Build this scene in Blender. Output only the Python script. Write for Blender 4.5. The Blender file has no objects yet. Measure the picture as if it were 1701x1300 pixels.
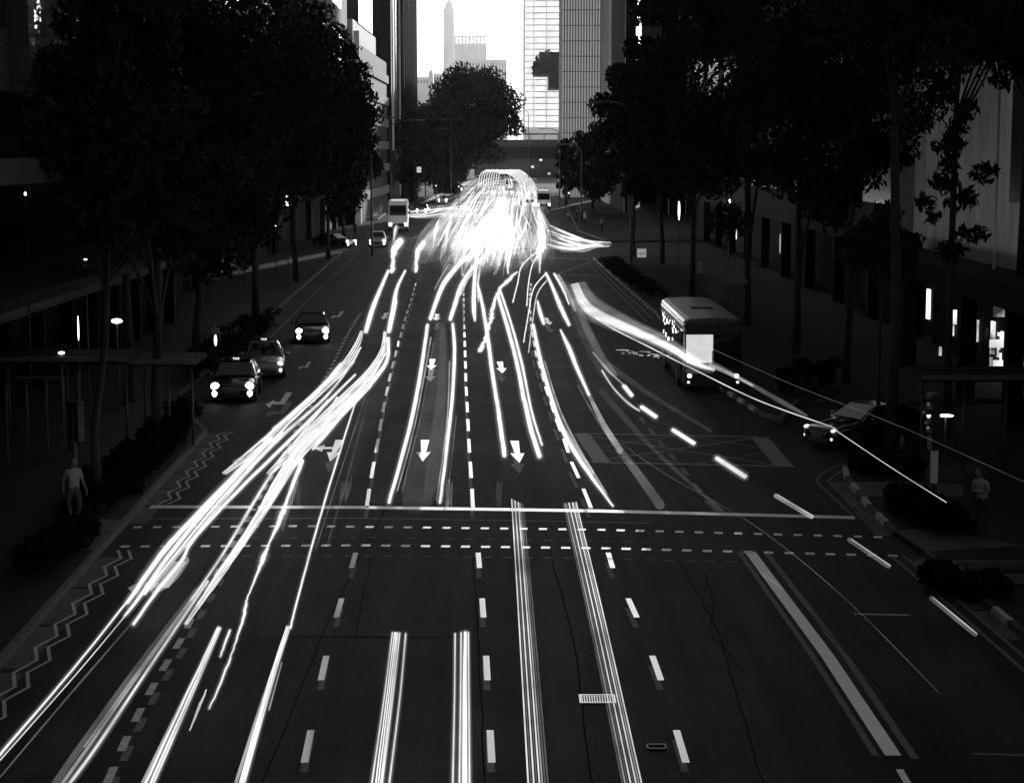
import bpy, bmesh, math, random
import numpy as np
from mathutils import Vector, Matrix
R = math.radians
HAZE = 0.00004
EXPO = 0.65; KE = 2**-EXPO
random.seed(7); rng = np.random.default_rng(7)
C = bpy.context.scene.collection
SC = bpy.context.scene

# ------------------------------------------------------------------ camera
F = 3100.0; CX = 850.5; CY = 650.0; H = 10.0
PITCH = math.atan(400.0 / F)
cam = bpy.data.cameras.new('camera'); camo = bpy.data.objects.new('camera', cam); C.objects.link(camo)
cam.sensor_width = 36.0; cam.lens = 36.0 * F / 1701.0
cam.clip_start = 0.5; cam.clip_end = 20000
camo.location = (0, 0, H); camo.rotation_euler = (R(90) - PITCH, 0, 0)
SC.camera = camo
try: SC.cycles.transparent_max_bounces = 128
except Exception: pass

# ------------------------------------------------------------------ sky, sun, exposure
SUN_AZ = R(10); SUN_EL = R(6)          # azimuth clockwise from +Y: low, ahead of the camera behind the right-hand towers
w = bpy.data.worlds.new('World'); SC.world = w; w.use_nodes = True
nt = w.node_tree; nt.nodes.clear()
sky = nt.nodes.new('ShaderNodeTexSky'); sky.sky_type = 'NISHITA'; sky.sun_disc = False
sky.sun_elevation = SUN_EL; sky.sun_rotation = SUN_AZ; sky.air_density = 1.0; sky.dust_density = 3.0
bw = nt.nodes.new('ShaderNodeRGBToBW')
bg = nt.nodes.new('ShaderNodeBackground'); bg.inputs[1].default_value = 0.10
wo = nt.nodes.new('ShaderNodeOutputWorld')
nt.links.new(sky.outputs[0], bw.inputs[0]); nt.links.new(bw.outputs[0], bg.inputs[0]); nt.links.new(bg.outputs[0], wo.inputs[0])
sl = bpy.data.lights.new('sun', 'SUN'); sl.energy = 2.5; sl.angle = R(0.5); sl.color = (1.0, 0.99, 0.985)
so = bpy.data.objects.new('sun', sl); C.objects.link(so)
sd = Vector((math.sin(SUN_AZ) * math.cos(SUN_EL), math.cos(SUN_AZ) * math.cos(SUN_EL), math.sin(SUN_EL)))
so.rotation_euler = sd.to_track_quat('Z', 'Y').to_euler(); so.location = (40, 160, 80)
SC.view_settings.view_transform = 'Standard'; SC.view_settings.look = 'None'
SC.view_settings.gamma = 1.0; SC.view_settings.exposure = EXPO

# ------------------------------------------------------------------ helpers
def G(px, py, z=0.0):
    """ground (or height z) point seen at a place in the 1701x1300 photo"""
    a = (px - CX) / F; b = (CY - py) / F
    cp, sp = math.cos(PITCH), math.sin(PITCH)
    d = Vector((a, cp + b * sp, -sp + b * cp))
    t = (z - H) / d.z
    return Vector((d.x * t, d.y * t, z))
def AT(px, py, Y):
    a = (px - CX) / F; b = (CY - py) / F
    cp, sp = math.cos(PITCH), math.sin(PITCH)
    d = Vector((a, cp + b * sp, -sp + b * cp)); t = Y / d.y
    return Vector((d.x * t, Y, H + d.z * t))
def tag(o, label=None, cat=None, group=None, kind=None):
    if label: o['label'] = label
    if cat: o['category'] = cat
    if group: o['group'] = group
    if kind: o['kind'] = kind
    return o
def empty(name, loc=(0, 0, 0), rz=0, label=None, cat=None, group=None):
    o = bpy.data.objects.new(name, None); C.objects.link(o); o.location = loc; o.rotation_euler = (0, 0, rz)
    o.empty_display_size = 0.2
    return tag(o, label, cat, group)
def copy_tree(o, parent=None):
    c = o.copy(); C.objects.link(c); c.parent = parent
    for ch in [x for x in list(bpy.data.objects) if x.parent == o]: copy_tree(ch, c)
    return c
class MB:
    def __init__(s): s.v = []; s.f = []; s.m = []; s.cur = 0
    def add(s, vs, fs, mi=None):
        b = len(s.v); s.v += [tuple(v) for v in vs]
        for f in fs: s.f.append(tuple(b + i for i in f)); s.m.append(s.cur if mi is None else mi)
        return s
    def box(s, x0, x1, y0, y1, z0, z1, mi=None):
        return s.add([(x0,y0,z0),(x1,y0,z0),(x1,y1,z0),(x0,y1,z0),(x0,y0,z1),(x1,y0,z1),(x1,y1,z1),(x0,y1,z1)],
                     [(3,2,1,0),(4,5,6,7),(0,1,5,4),(1,2,6,5),(2,3,7,6),(3,0,4,7)], mi)
    def cbox(s, c, d, rot=None, mi=None):
        n = len(s.v)
        s.box(-d[0]/2, d[0]/2, -d[1]/2, d[1]/2, -d[2]/2, d[2]/2, mi)
        for i in range(n, len(s.v)):
            p = Vector(s.v[i])
            if rot is not None: p = rot @ p
            s.v[i] = tuple(p + Vector(c))
        return s
    def tube(s, pts, rads, n=8, cap=True, mi=None):
        pts = [Vector(p) for p in pts]
        if not hasattr(rads, '__len__'): rads = [rads] * len(pts)
        rings = []; u = None
        for i, p in enumerate(pts):
            a = pts[max(i-1, 0)]; b = pts[min(i+1, len(pts)-1)]; t = (b - a).normalized()
            if u is None:
                u = t.cross(Vector((0, 0, 1)))
                if u.length < 1e-3: u = t.cross(Vector((1, 0, 0)))
            u = (u - t * u.dot(t)).normalized(); v = t.cross(u)
            rings.append([tuple(p + (u * math.cos(2*math.pi*k/n) + v * math.sin(2*math.pi*k/n)) * rads[i]) for k in range(n)])
        vs = [q for r in rings for q in r]; fs = []
        for i in range(len(rings)-1):
            for k in range(n):
                fs.append((i*n+k, i*n+(k+1) % n, (i+1)*n+(k+1) % n, (i+1)*n+k))
        if cap: fs.append(tuple(range(n-1, -1, -1))); fs.append(tuple((len(rings)-1)*n+k for k in range(n)))
        return s.add(vs, fs, mi)
    def sphere(s, c, r, nu=10, nv=6, mi=None):
        if not hasattr(r, '__len__'): r = (r, r, r)
        vs = [(c[0], c[1], c[2]-r[2])]
        for j in range(1, nv):
            a = -math.pi/2 + math.pi*j/nv
            for i in range(nu):
                b = 2*math.pi*i/nu
                vs.append((c[0]+r[0]*math.cos(a)*math.cos(b), c[1]+r[1]*math.cos(a)*math.sin(b), c[2]+r[2]*math.sin(a)))
        vs.append((c[0], c[1], c[2]+r[2])); fs = []
        for i in range(nu): fs.append((0, 1+(i+1) % nu, 1+i))
        for j in range(nv-2):
            for i in range(nu):
                fs.append((1+j*nu+i, 1+j*nu+(i+1) % nu, 1+(j+1)*nu+(i+1) % nu, 1+(j+1)*nu+i))
        e = len(vs)-1
        for i in range(nu): fs.append((e, 1+(nv-2)*nu+i, 1+(nv-2)*nu+(i+1) % nu))
        return s.add(vs, fs, mi)
    def build(s, name, mats, parent=None, smooth=False, bevel=0, loc=None):
        me = bpy.data.meshes.new(name); me.from_pydata(s.v, [], s.f); me.update()
        if not isinstance(mats, (list, tuple)): mats = [mats]
        for m in mats: me.materials.append(m)
        if len(mats) > 1: me.polygons.foreach_set('material_index', s.m)
        if smooth: me.polygons.foreach_set('use_smooth', [True]*len(me.polygons))
        o = bpy.data.objects.new(name, me); C.objects.link(o); o.parent = parent
        if loc is not None: o.location = loc
        if bevel:
            b = o.modifiers.new('bevel', 'BEVEL'); b.width = bevel; b.segments = 2; b.limit_method = 'ANGLE'
        return o

# ------------------------------------------------------------------ materials (the photo is black and white: every colour is a grey)
MAT = {}
def mat(name, v, rough=0.8, metal=0.0, noise=0.0, scale=4.0, bump=0.0, bscale=None, spec=0.5, coat=0.0, emit=0.0, stretch=None):
    m = bpy.data.materials.new(name); m.use_nodes = True; t = m.node_tree; b = t.nodes['Principled BSDF']
    b.inputs['Base Color'].default_value = (v, v, v, 1); b.inputs['Roughness'].default_value = rough
    b.inputs['Metallic'].default_value = metal; b.inputs['Specular IOR Level'].default_value = spec
    b.inputs['Coat Weight'].default_value = coat
    tc = t.nodes.new('ShaderNodeTexCoord'); mp = t.nodes.new('ShaderNodeMapping'); t.links.new(tc.outputs['Object'], mp.inputs[0])
    if stretch: mp.inputs['Scale'].default_value = stretch
    if noise:
        n = t.nodes.new('ShaderNodeTexNoise'); n.inputs['Scale'].default_value = scale; n.inputs['Detail'].default_value = 6
        n.inputs['Roughness'].default_value = 0.65
        t.links.new(mp.outputs[0], n.inputs['Vector'])
        r = t.nodes.new('ShaderNodeValToRGB'); r.color_ramp.elements[0].position = 0.3; r.color_ramp.elements[1].position = 0.72
        lo = v*(1-noise); hi = v*(1+noise)
        r.color_ramp.elements[0].color = (lo, lo, lo, 1); r.color_ramp.elements[1].color = (hi, hi, hi, 1)
        t.links.new(n.outputs['Fac'], r.inputs[0]); t.links.new(r.outputs[0], b.inputs['Base Color'])
    if bump:
        n2 = t.nodes.new('ShaderNodeTexNoise'); n2.inputs['Scale'].default_value = bscale or scale*6; n2.inputs['Detail'].default_value = 4
        t.links.new(tc.outputs['Object'], n2.inputs['Vector'])
        bp = t.nodes.new('ShaderNodeBump'); bp.inputs['Strength'].default_value = bump; bp.inputs['Distance'].default_value = 0.02
        t.links.new(n2.outputs['Fac'], bp.inputs['Height']); t.links.new(bp.outputs[0], b.inputs['Normal'])
    if emit:
        emit *= KE
        b.inputs['Emission Color'].default_value = (1, 1, 1, 1); b.inputs['Emission Strength'].default_value = emit
    MAT[name] = m; return m
def glow(name, s, streak=False, lo=0.2, air=False):
    s = s*KE
    m = bpy.data.materials.new(name); m.use_nodes = True; t = m.node_tree; t.nodes.clear()
    e = t.nodes.new('ShaderNodeEmission'); o = t.nodes.new('ShaderNodeOutputMaterial')
    e.inputs[0].default_value = (1, 1, 1, 1); e.inputs[1].default_value = s
    t.links.new(e.outputs[0], o.inputs[0])
    if streak:    # brightness flickers slowly along the way
        tc = t.nodes.new('ShaderNodeTexCoord'); n = t.nodes.new('ShaderNodeTexNoise'); n.inputs['Scale'].default_value = 0.35; n.inputs['Detail'].default_value = 5
        t.links.new(tc.outputs['Object'], n.inputs['Vector'])
        mr = t.nodes.new('ShaderNodeMapRange'); mr.inputs[1].default_value = 0.35; mr.inputs[2].default_value = 0.65
        mr.inputs[3].default_value = s*lo; mr.inputs[4].default_value = s*1.3
        t.links.new(n.outputs['Fac'], mr.inputs[0]); t.links.new(mr.outputs[0], e.inputs[1])
    if air:       # light seen through: what lies behind shows and the light adds to it
        tr_ = t.nodes.new('ShaderNodeBsdfTransparent'); ad = t.nodes.new('ShaderNodeAddShader')
        t.links.new(e.outputs[0], ad.inputs[0]); t.links.new(tr_.outputs[0], ad.inputs[1]); t.links.new(ad.outputs[0], o.inputs[0])
    MAT[name] = m; return m
def asphalt(name, v, rough):
    m = mat(name, v, rough, noise=0.0, bump=0.5, bscale=45, spec=0.06)
    t = m.node_tree; b = t.nodes['Principled BSDF']
    tc = t.nodes.new('ShaderNodeTexCoord')
    mp = t.nodes.new('ShaderNodeMapping'); mp.inputs['Scale'].default_value = (1.0, 0.05, 1); t.links.new(tc.outputs['Object'], mp.inputs[0])
    n1 = t.nodes.new('ShaderNodeTexNoise'); n1.inputs['Scale'].default_value = 1.6; n1.inputs['Detail'].default_value = 5; t.links.new(mp.outputs[0], n1.inputs['Vector'])
    n2 = t.nodes.new('ShaderNodeTexNoise'); n2.inputs['Scale'].default_value = 11; n2.inputs['Detail'].default_value = 8; t.links.new(tc.outputs['Object'], n2.inputs['Vector'])
    n3 = t.nodes.new('ShaderNodeTexNoise'); n3.inputs['Scale'].default_value = 0.25; n3.inputs['Detail'].default_value = 4; t.links.new(tc.outputs['Object'], n3.inputs['Vector'])
    a = t.nodes.new('ShaderNodeMath'); a.operation = 'ADD'; t.links.new(n1.outputs['Fac'], a.inputs[0]); t.links.new(n2.outputs['Fac'], a.inputs[1])
    a2 = t.nodes.new('ShaderNodeMath'); a2.operation = 'ADD'; t.links.new(a.outputs[0], a2.inputs[0]); t.links.new(n3.outputs['Fac'], a2.inputs[1])
    mr = t.nodes.new('ShaderNodeMapRange'); mr.inputs[1].default_value = 1.22; mr.inputs[2].default_value = 1.78
    mr.inputs[3].default_value = v*0.3; mr.inputs[4].default_value = v*1.9
    t.links.new(a2.outputs[0], mr.inputs[0]); t.links.new(mr.outputs[0], b.inputs['Base Color'])
    return m
def blocks(name, v, bw_, bh, dark=0.6, rough=0.85, axis='yz'):
    """stone cladding: courses of blocks with dark joints and veined stone"""
    m = mat(name, v, rough, bump=0.2, bscale=8); t = m.node_tree; b = t.nodes['Principled BSDF']
    tc = t.nodes.new('ShaderNodeTexCoord'); sp = t.nodes.new('ShaderNodeSeparateXYZ'); cb = t.nodes.new('ShaderNodeCombineXYZ')
    t.links.new(tc.outputs['Object'], sp.inputs[0]); t.links.new(sp.outputs['Y' if axis == 'yz' else 'X'], cb.inputs[0]); t.links.new(sp.outputs['Z'], cb.inputs[1])
    br = t.nodes.new('ShaderNodeTexBrick'); br.inputs['Scale'].default_value = 1; br.inputs['Brick Width'].default_value = bw_
    br.inputs['Row Height'].default_value = bh; br.inputs['Mortar Size'].default_value = 0.03
    br.inputs['Color1'].default_value = (v, v, v, 1); br.inputs['Color2'].default_value = (v*0.8, v*0.8, v*0.8, 1); br.inputs['Mortar'].default_value = (v*(1-dark),)*3 + (1,)
    t.links.new(cb.outputs[0], br.inputs['Vector'])
    n = t.nodes.new('ShaderNodeTexNoise'); n.inputs['Scale'].default_value = 1.2; n.inputs['Detail'].default_value = 7; n.inputs['Distortion'].default_value = 1.5
    t.links.new(tc.outputs['Object'], n.inputs['Vector'])
    mx = t.nodes.new('ShaderNodeMix'); mx.data_type = 'RGBA'; mx.blend_type = 'MULTIPLY'; mx.inputs[0].default_value = 0.6
    t.links.new(br.outputs['Color'], mx.inputs[6]); t.links.new(n.outputs['Fac'], mx.inputs[7]); t.links.new(mx.outputs[2], b.inputs['Base Color'])
    return m
ROAD = asphalt('asphalt', 0.016, 0.75); PALETONE = asphalt('asphalt_pale_tone', 0.023, 0.75); DARKPATCH = asphalt('asphalt_dark', 0.012, 0.75)
SOIL = mat('soil_and_paving', 0.008, 0.95, spec=0.1, noise=0.5, scale=0.6, bump=0.4)
PAVE = mat('pavement_slabs', 0.013, 0.9, spec=0.15, noise=0.35, scale=1.2, bump=0.3)
KERB = mat('kerb_concrete', 0.07, 0.85, noise=0.4, scale=3)
KERBB = mat('kerb_black', 0.02, 0.8, noise=0.4, scale=3); KERBW = mat('kerb_white', 0.35, 0.8, noise=0.4, scale=3)
PAINT = mat('road_paint', 0.88, 0.48, noise=0.08, scale=9, bump=0.05, spec=1.0, coat=0.6); WORN = mat('worn_road_paint', 0.36, 0.6, noise=0.4, scale=7)
FADEGHOST = mat('faded_and_ghost_paint', 0.08, 0.8, noise=0.45, scale=6); YEL = mat('junction_box_paint', 0.14, 0.75, noise=0.45, scale=5)  # the dim grey also serves the doubled images of the markings
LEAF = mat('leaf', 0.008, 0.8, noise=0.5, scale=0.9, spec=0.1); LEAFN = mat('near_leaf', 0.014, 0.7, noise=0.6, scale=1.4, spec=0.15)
BARK = mat('bark', 0.02, 0.95, noise=0.5, scale=3, bump=0.6)
HEDGE = mat('hedge_leaf', 0.006, 0.8, spec=0.1, noise=0.6, scale=2)
BLACKP = mat('black_car_paint', 0.008, 0.12, spec=0.6, coat=1.0); SILVP = mat('silver_car_paint', 0.25, 0.28, metal=0.5, coat=1.0)
WHITEP = mat('white_vehicle_paint', 0.6, 0.3, coat=0.6); BUSP = mat('bus_paint', 0.015, 0.25, coat=0.7, noise=0.2, scale=1); BUSROOF = mat('bus_roof_paint', 0.045, 0.5, noise=0.25, scale=1.5)
GLASS = mat('dark_glass', 0.006, 0.06, spec=0.8); TYRE = mat('tyre_rubber', 0.015, 0.85); RIM = mat('alloy_rim', 0.5, 0.3, metal=1.0)
CHROME = mat('chrome_trim', 0.6, 0.12, metal=1.0); BLKPL = mat('black_plastic', 0.012, 0.5); POLE = mat('pole_grey_metal', 0.06, 0.6, metal=0.3, noise=0.2)
SIGNW = mat('sign_white', 0.6, 0.5); SIGND = mat('sign_back_grey', 0.1, 0.6)
CONC = mat('pale_concrete', 0.3, 0.9, noise=0.25, scale=0.5, bump=0.2, stretch=(1, 1, 0.2)); DKWALL = mat('dark_cladding', 0.004, 0.8, spec=0.1, noise=0.3, scale=0.3)
DKFAR = mat('dark_tower_cladding', 0.012, 0.5, spec=0.2, noise=0.3, scale=0.2)
PALEC = mat('pale_render', 0.85, 0.9, noise=0.35, scale=0.8, bump=0.2, stretch=(1, 1, 0.2))
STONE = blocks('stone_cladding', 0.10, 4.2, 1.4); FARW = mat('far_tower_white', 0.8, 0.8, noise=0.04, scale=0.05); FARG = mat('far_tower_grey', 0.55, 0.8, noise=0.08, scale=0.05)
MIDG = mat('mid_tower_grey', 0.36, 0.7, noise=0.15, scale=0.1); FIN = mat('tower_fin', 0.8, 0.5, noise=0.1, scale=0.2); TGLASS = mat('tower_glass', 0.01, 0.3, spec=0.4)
PGLASS = mat('pale_window_glass', 0.3, 0.3); SHOPL = glow('shop_light', 1.6, True, 0.02); LAMP = glow('lamp_light', 5.0)
SKIN = mat('skin', 0.14, 0.6); CLOTHP = mat('pale_shirt_cloth', 0.25, 0.9, noise=0.15, scale=12); CLOTHD = mat('dark_cloth', 0.02, 0.9); HAIR = mat('dark_hair', 0.01, 0.7)
HEAD = glow('headlamp_light', 9.0); LED = glow('sign_led', 2.0); PANEGLOW = glow('pane_glow', 0.72, True, 0.75)
T5 = glow('trail_bright', 0.92, True, 0.9); T3 = glow('trail_medium', 0.75, True, 0.6); T2 = glow('trail_soft', 0.16, True, 0.5, True); T1 = glow('trail_faint', 0.045, True, 0.5, True); T0 = glow('trail_ghost', 0.014, True, 0.6, True)
A5 = glow('tangle_bright', 0.14, True, 0.4, True); A3 = glow('tangle_medium', 0.06, True, 0.5, True); A2 = glow('tangle_soft', 0.03, True, 0.6, True)
STRIPGLOW = glow('added_strip_glow', 0.27, False); FACEGLOW = glow('added_face_glow', 0.72, True, 0.85)  # added glows that brighten the backlit tower faces
SM_ = glow('tangle_core', 0.4, True, 0.5, True); HALO = glow('trail_halo', 0.07, False, 1, True); HALO2 = glow('trail_outer_halo', 0.02, False, 1, True)
BARP = mat('bar_paint', .88, .42, noise=.08, scale=2, bump=.05, spec=1.0, coat=.6); CRACK = mat('tar_seam', .0075, 1.0, spec=0.0); CLOTHM = mat('grey_cloth', .08, .9)

# ------------------------------------------------------------------ ground, road, pavements
def sheet(name, pts, z, m, kind='structure'):
    b = MB(); b.add([(p[0], p[1], z) for p in pts], [tuple(range(len(pts)))])
    o = b.build(name, m); 
    bm = bmesh.new(); bm.from_mesh(o.data); bmesh.ops.triangulate(bm, faces=bm.faces[:])
    for f in bm.faces:
        if f.normal.z < 0: f.normal_flip()
    bm.to_mesh(o.data); bm.free()
    return tag(o, kind=kind)
MB().add([(-1490, -290, 0), (1490, -290, 0), (1490, 6490, 0), (-1490, 6490, 0)], [(0, 1, 2, 3)]).build('ground', SOIL)['kind'] = 'structure'
LK = [(-330, 1500), (0, 1110), (165, 922), (212, 870), (344, 720), (322, 700), (300, 680), (304, 655), (535, 450), (568, 420), (600, 396)]
LK2 = [(628, 366), (680, 322), (760, 282), (822, 262)]
RK1 = [(2300, 1560), (1701, 1063), (1535, 925), (1484, 890), (1440, 845), (1404, 798), (1400, 782), (1412, 770), (1450, 762), (1900, 752)]
RK2 = [(1900, 668), (1330, 668), (1296, 702), (1262, 690), (1200, 650), (1120, 560), (1088, 522), (1040, 480), (985, 430)]
RK3 = [(1010, 426), (1200, 424)]
RK4 = [(1200, 402), (1010, 402), (960, 384), (940, 340), (930, 300), (921, 262)]
g = lambda L: [G(*p) for p in L]
pl = [(-14.6-4, -60, 0)] + [tuple(v) for v in g(LK)] + [(-60, G(600, 396).y, 0), (-60, G(628, 366).y, 0)] + [tuple(v) for v in g(LK2)]
pr = [tuple(v) for v in g(RK1 + RK2 + RK3 + RK4)]
sheet('road', pl + pr[::-1] + [(26, -60, 0)], 0.004, ROAD)
def pavement(name, line, xo, z=0.13):
    b = MB(); P = [G(*p) if isinstance(p, tuple) and len(p) == 2 else Vector(p) for p in line]; n = len(P)
    for i in range(n-1):
        a, c = P[i], P[i+1]
        b.add([(a.x, a.y, z), (c.x, c.y, z), (xo, c.y, z), (xo, a.y, z), (a.x, a.y, -0.05), (c.x, c.y, -0.05)], [(0, 1, 2, 3), (0, 4, 5, 1)])
    o = b.build(name, PAVE); return tag(o, kind='structure')
pavement('pavement', LK, -70)
pavement('pavement', LK2, -90)
pavement('pavement', RK1, 70)
q_ = g(RK2); pp_ = q_ + [Vector((70, q_[-1].y, 0)), Vector((70, q_[0].y, 0))]
sheet('pavement', pp_, 0.13, PAVE)
b_ = MB()
for a_, c_ in zip(q_, q_[1:]): b_.add([(a_.x, a_.y, -.05), (c_.x, c_.y, -.05), (c_.x, c_.y, .13), (a_.x, a_.y, .13)], [(0, 1, 2, 3)])
b_.build('pavement_edge', KERB)['kind'] = 'structure'
pavement('pavement', RK4[1:], 120)
def kerb(name, line, chk=None, w_=0.16, z=0.15, step=1.0, side=1):
    P = g(line); b = MB(); k = 0
    for i in range(len(P)-1):
        a, c = P[i], P[i+1]; L = (c-a).length; t = (c-a).normalized(); nrm = Vector((-t.y, t.x, 0)) * side
        m = max(1, int(L/step)) if chk else 1
        for j in range(m):
            p = a + t*L*j/m; q = a + t*L*(j+1)/m
            vs = []
            for zz in (-0.03, z):
                for (u, o_) in ((p, 0.0), (q, 0.0), (q, w_), (p, w_)):
                    off = o_ if zz < z or o_ > 0 else 0.02
                    vs.append(tuple(u + nrm*(off - 0.02) + Vector((0, 0, zz))))
            b.add(vs, [(3,2,1,0),(4,5,6,7),(0,1,5,4),(1,2,6,5),(2,3,7,6),(3,0,4,7)], (k % 2) if chk else 0); k += 1
    return tag(b.build(name, [KERBB, KERBW] if chk else KERB), kind='structure')
kerb('kerb', LK[:-1], side=1); kerb('kerb', LK2, side=1)
kerb('kerb', RK1[1:3], True, side=-1); kerb('kerb', RK1[3:9], True, side=-1); kerb('kerb', RK2[1:4], False, side=-1); kerb('kerb', RK2[3:], True, side=-1); kerb('kerb', RK4[1:], False, side=-1)

# paved gutters and pale paving at the crossing ends
GUT = mat('gutter_concrete', .05, .9, noise=.5, scale=1.5)
def gutter(line, wdt, side):
    P = g(line); b = MB()
    for a, c in zip(P, P[1:]):
        n = (c-a).normalized(); n = Vector((-n.y, n.x, 0))*side*wdt; ks = max(1, int((c-a).length/2.6))
        for k in range(ks):
            u, v = a.lerp(c, k/ks), a.lerp(c, (k+.93)/ks); b.add([(q.x, q.y, .0075) for q in (u, v, v+n, u+n)], [(0, 1, 2, 3)])
    b.build('gutter', GUT)['kind'] = 'structure'
gutter([(-120, 1250), (0, 1110), (165, 922)], .55, -1); gutter([(212, 870), (344, 720)], .5, -1)
gutter([(1701, 1063), (1535, 925)], .4, 1); gutter([(1484, 890), (1440, 845), (1404, 798)], .45, 1)
sheet('paving', [G(*p_) for p_ in ((165, 921), (211, 871), (135, 868), (70, 925))], .134, GUT)
sheet('paving', [G(*p_) for p_ in ((1538, 924), (1487, 889), (1560, 885), (1700, 915))], .134, GUT)
sheet('paving', [G(*p_) for p_ in ((1425, 832), (1412, 808), (1520, 806), (1600, 812), (1600, 832))], .134, GUT)
# patches of road tone
sheet('road_tone_patch', [G(x, y) for x, y in ((420, 1057), (787, 1057), (783, 921), (470, 921))], 0.008, PALETONE)  # paler asphalt paints in a bus's light trail and shadow
sheet('road_tone_patch', [G(x, y) for x, y in ((600, 700), (770, 700), (782, 836), (560, 836))], 0.008, PALETONE)
sheet('road_tone_patch', [G(x, y) for x, y in ((792, 930), (850, 930), (930, 1320), (828, 1320))], 0.008, DARKPATCH)
for pts in (((786, 925), (795, 1050), (806, 1300)), ((470, 1057), (640, 1058), (790, 1057)), ((620, 920), (600, 1000), (590, 1057)), ((1130, 935), (1190, 1040), (1225, 1160), (1270, 1310)), ((1168, 950), (1188, 1000), (1178, 1050), (1240, 1120)), ((640, 845), (560, 1000), (430, 1310)), ((905, 880), (960, 1100), (985, 1310)), ((1330, 1000), (1450, 1130), (1640, 1330))):
    b_ = MB(); P_ = [G(*p_) for p_ in pts]; q_ = []
    for a_, c_ in zip(P_, P_[1:]):
        for t_ in range(8): q_.append(a_.lerp(c_, t_/8)+Vector((random.uniform(-.03, .03), 0, 0)))
    q_.append(P_[-1])
    for a_, c_ in zip(q_, q_[1:]): n_ = Vector((.011, 0, 0)) if abs(c_.y-a_.y) > abs(c_.x-a_.x) else Vector((0, .02, 0)); b_.add([(v.x, v.y, .0105) for v in ((a_-n_), (a_+n_), (c_+n_), (c_-n_))], [(0, 1, 2, 3)])
    b_.build('road_seam', CRACK)['kind'] = 'structure'
# ---- painted markings
def quad_strip(b, pts, wid, z):
    """painted line through ground points with metre width"""
    P = [Vector((p.x, p.y, z)) for p in pts]; L = []
    for i, p in enumerate(P):
        t = (P[min(i+1, len(P)-1)] - P[max(i-1, 0)]).normalized(); n = Vector((-t.y, t.x, 0))
        L.append((p - n*wid/2, p + n*wid/2))
    for i in range(len(P)-1):
        b.add([L[i][0], L[i][1], L[i+1][1], L[i+1][0]][::-1], [(0, 1, 2, 3)])
def interp(line, y):
    for (x0, y0), (x1, y1) in zip(line, line[1:]):
        if (y0-y)*(y1-y) <= 0 and y0 != y1:
            f = (1/(y-252)-1/(y0-252))/(1/(y1-252)-1/(y0-252)); return x0 + (x1-x0)*f
    return None
Z1 = 0.013
def dashes(name, line, period, duty, phase, wid, m=PAINT, ghost=0, ymin=430, z=Z1):
    b = MB(); gb = MB(); ys = [p[1] for p in line]; u = phase
    while u < 1/(max(min(ys), ymin)-252):
        yt = 252 + 1/u; yb = 252 + 1/(u - period*duty)
        xt, xb = interp(line, yt), interp(line, yb)
        if xt and xb:
            quad_strip(b, [G(xb, yb), G(xt, yt)], wid, z)
            if ghost:
                quad_strip(gb, [G(xb+ghost, yb+16), G(xt+ghost, yt+16)], wid, z-0.0025)
        u += period
    tag(b.build(name, m), kind='structure')
    if ghost: tag(gb.build('ghost_lane_markings', FADEGHOST), kind='structure')  # doubled image of the dashes, added as dim grey paint
LA = [(490, 1340), (512, 1240), (587, 935), (594, 905)]; LA2 = [(608, 850), (627, 740), (645, 640), (665, 560), (683, 500), (706, 430)]
LB = [(822, 1340), (816, 1255), (796, 938), (793, 905)]; LB2 = [(786, 850), (779, 740), (774, 640), (771, 540), (770, 480), (772, 430)]
LCn = [(1165, 1340), (1135, 1255), (1018, 944), (1006, 905)]; LC2 = [(984, 850), (950, 770), (925, 700), (905, 640), (890, 590), (882, 540), (880, 500), (884, 450)]
LD = [(165, 1330), (185, 1285), (300, 1065), (357, 960), (420, 850), (470, 760), (520, 670), (556, 600), (600, 520), (640, 440)]
for L in (LA, LB, LCn): dashes('lane_markings', L, .0001535, .36, 1/961-.0001535*2, 0.125, ghost=-1)
for L in (LA2, LB2, LC2): dashes('lane_markings', L, .000155, .62, 1/560, 0.11, ghost=-3 if L is LC2 else -1, ymin=470)
dashes('lane_markings', LD, .0000517, .5, .0009785-.0000517*2, 0.14, m=WORN, ghost=4, ymin=520)
dashes('lane_markings', [(1060, 690), (1100, 740), (1150, 800), (1176, 832)], .00009, .5, 1/580, 0.14, m=FADEGHOST)
def line_px(name, pts, wid, m=PAINT, z=Z1):
    b = MB(); quad_strip(b, g(pts), wid, z); return tag(b.build(name, m), kind='structure')
line_px('stop_line', [(250, 842), (600, 843), (1000, 849), (1420, 860)], 0.42, PAINT)
line_px('ghost_stop_line', [(250, 862), (600, 861), (1080, 869)], 0.14, FADEGHOST)  # second, dimmer image of the stop line, laid as paint
def cross_row(name, pts, n, duty, wid, m, z=Z1):
    b = MB(); P = g(pts); Ls = [0]
    for a, c in zip(P, P[1:]): Ls.append(Ls[-1] + (c-a).length)
    def pos(s):
        for i in range(len(P)-1):
            if s <= Ls[i+1]: return P[i].lerp(P[i+1], (s-Ls[i])/(Ls[i+1]-Ls[i]))
        return P[-1]
    for k in range(n):
        s0 = Ls[-1]*k/n; quad_strip(b, [pos(s0), pos(s0 + Ls[-1]/n*duty)], wid, z)
    tag(b.build(name, m), kind='structure')
cross_row('crossing_markings', [(222, 876), (500, 874), (992, 880), (1485, 893)], 39, .42, 0.24, PAINT)
cross_row('crossing_markings', [(200, 908), (600, 906), (1011, 911), (1510, 924)], 39, .45, 0.24, PAINT)
cross_row('ghost_crossing_markings', [(384, 894), (600, 893), (1000, 899), (1100, 902)], 22, .42, 0.1, FADEGHOST)  # ghost image of the upper crossing row, added in dim paint
cross_row('ghost_crossing_markings', [(370, 924), (600, 923), (1000, 928), (1240, 934)], 26, .45, 0.1, FADEGHOST)  # ghost image of the lower crossing row, added in dim paint
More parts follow.
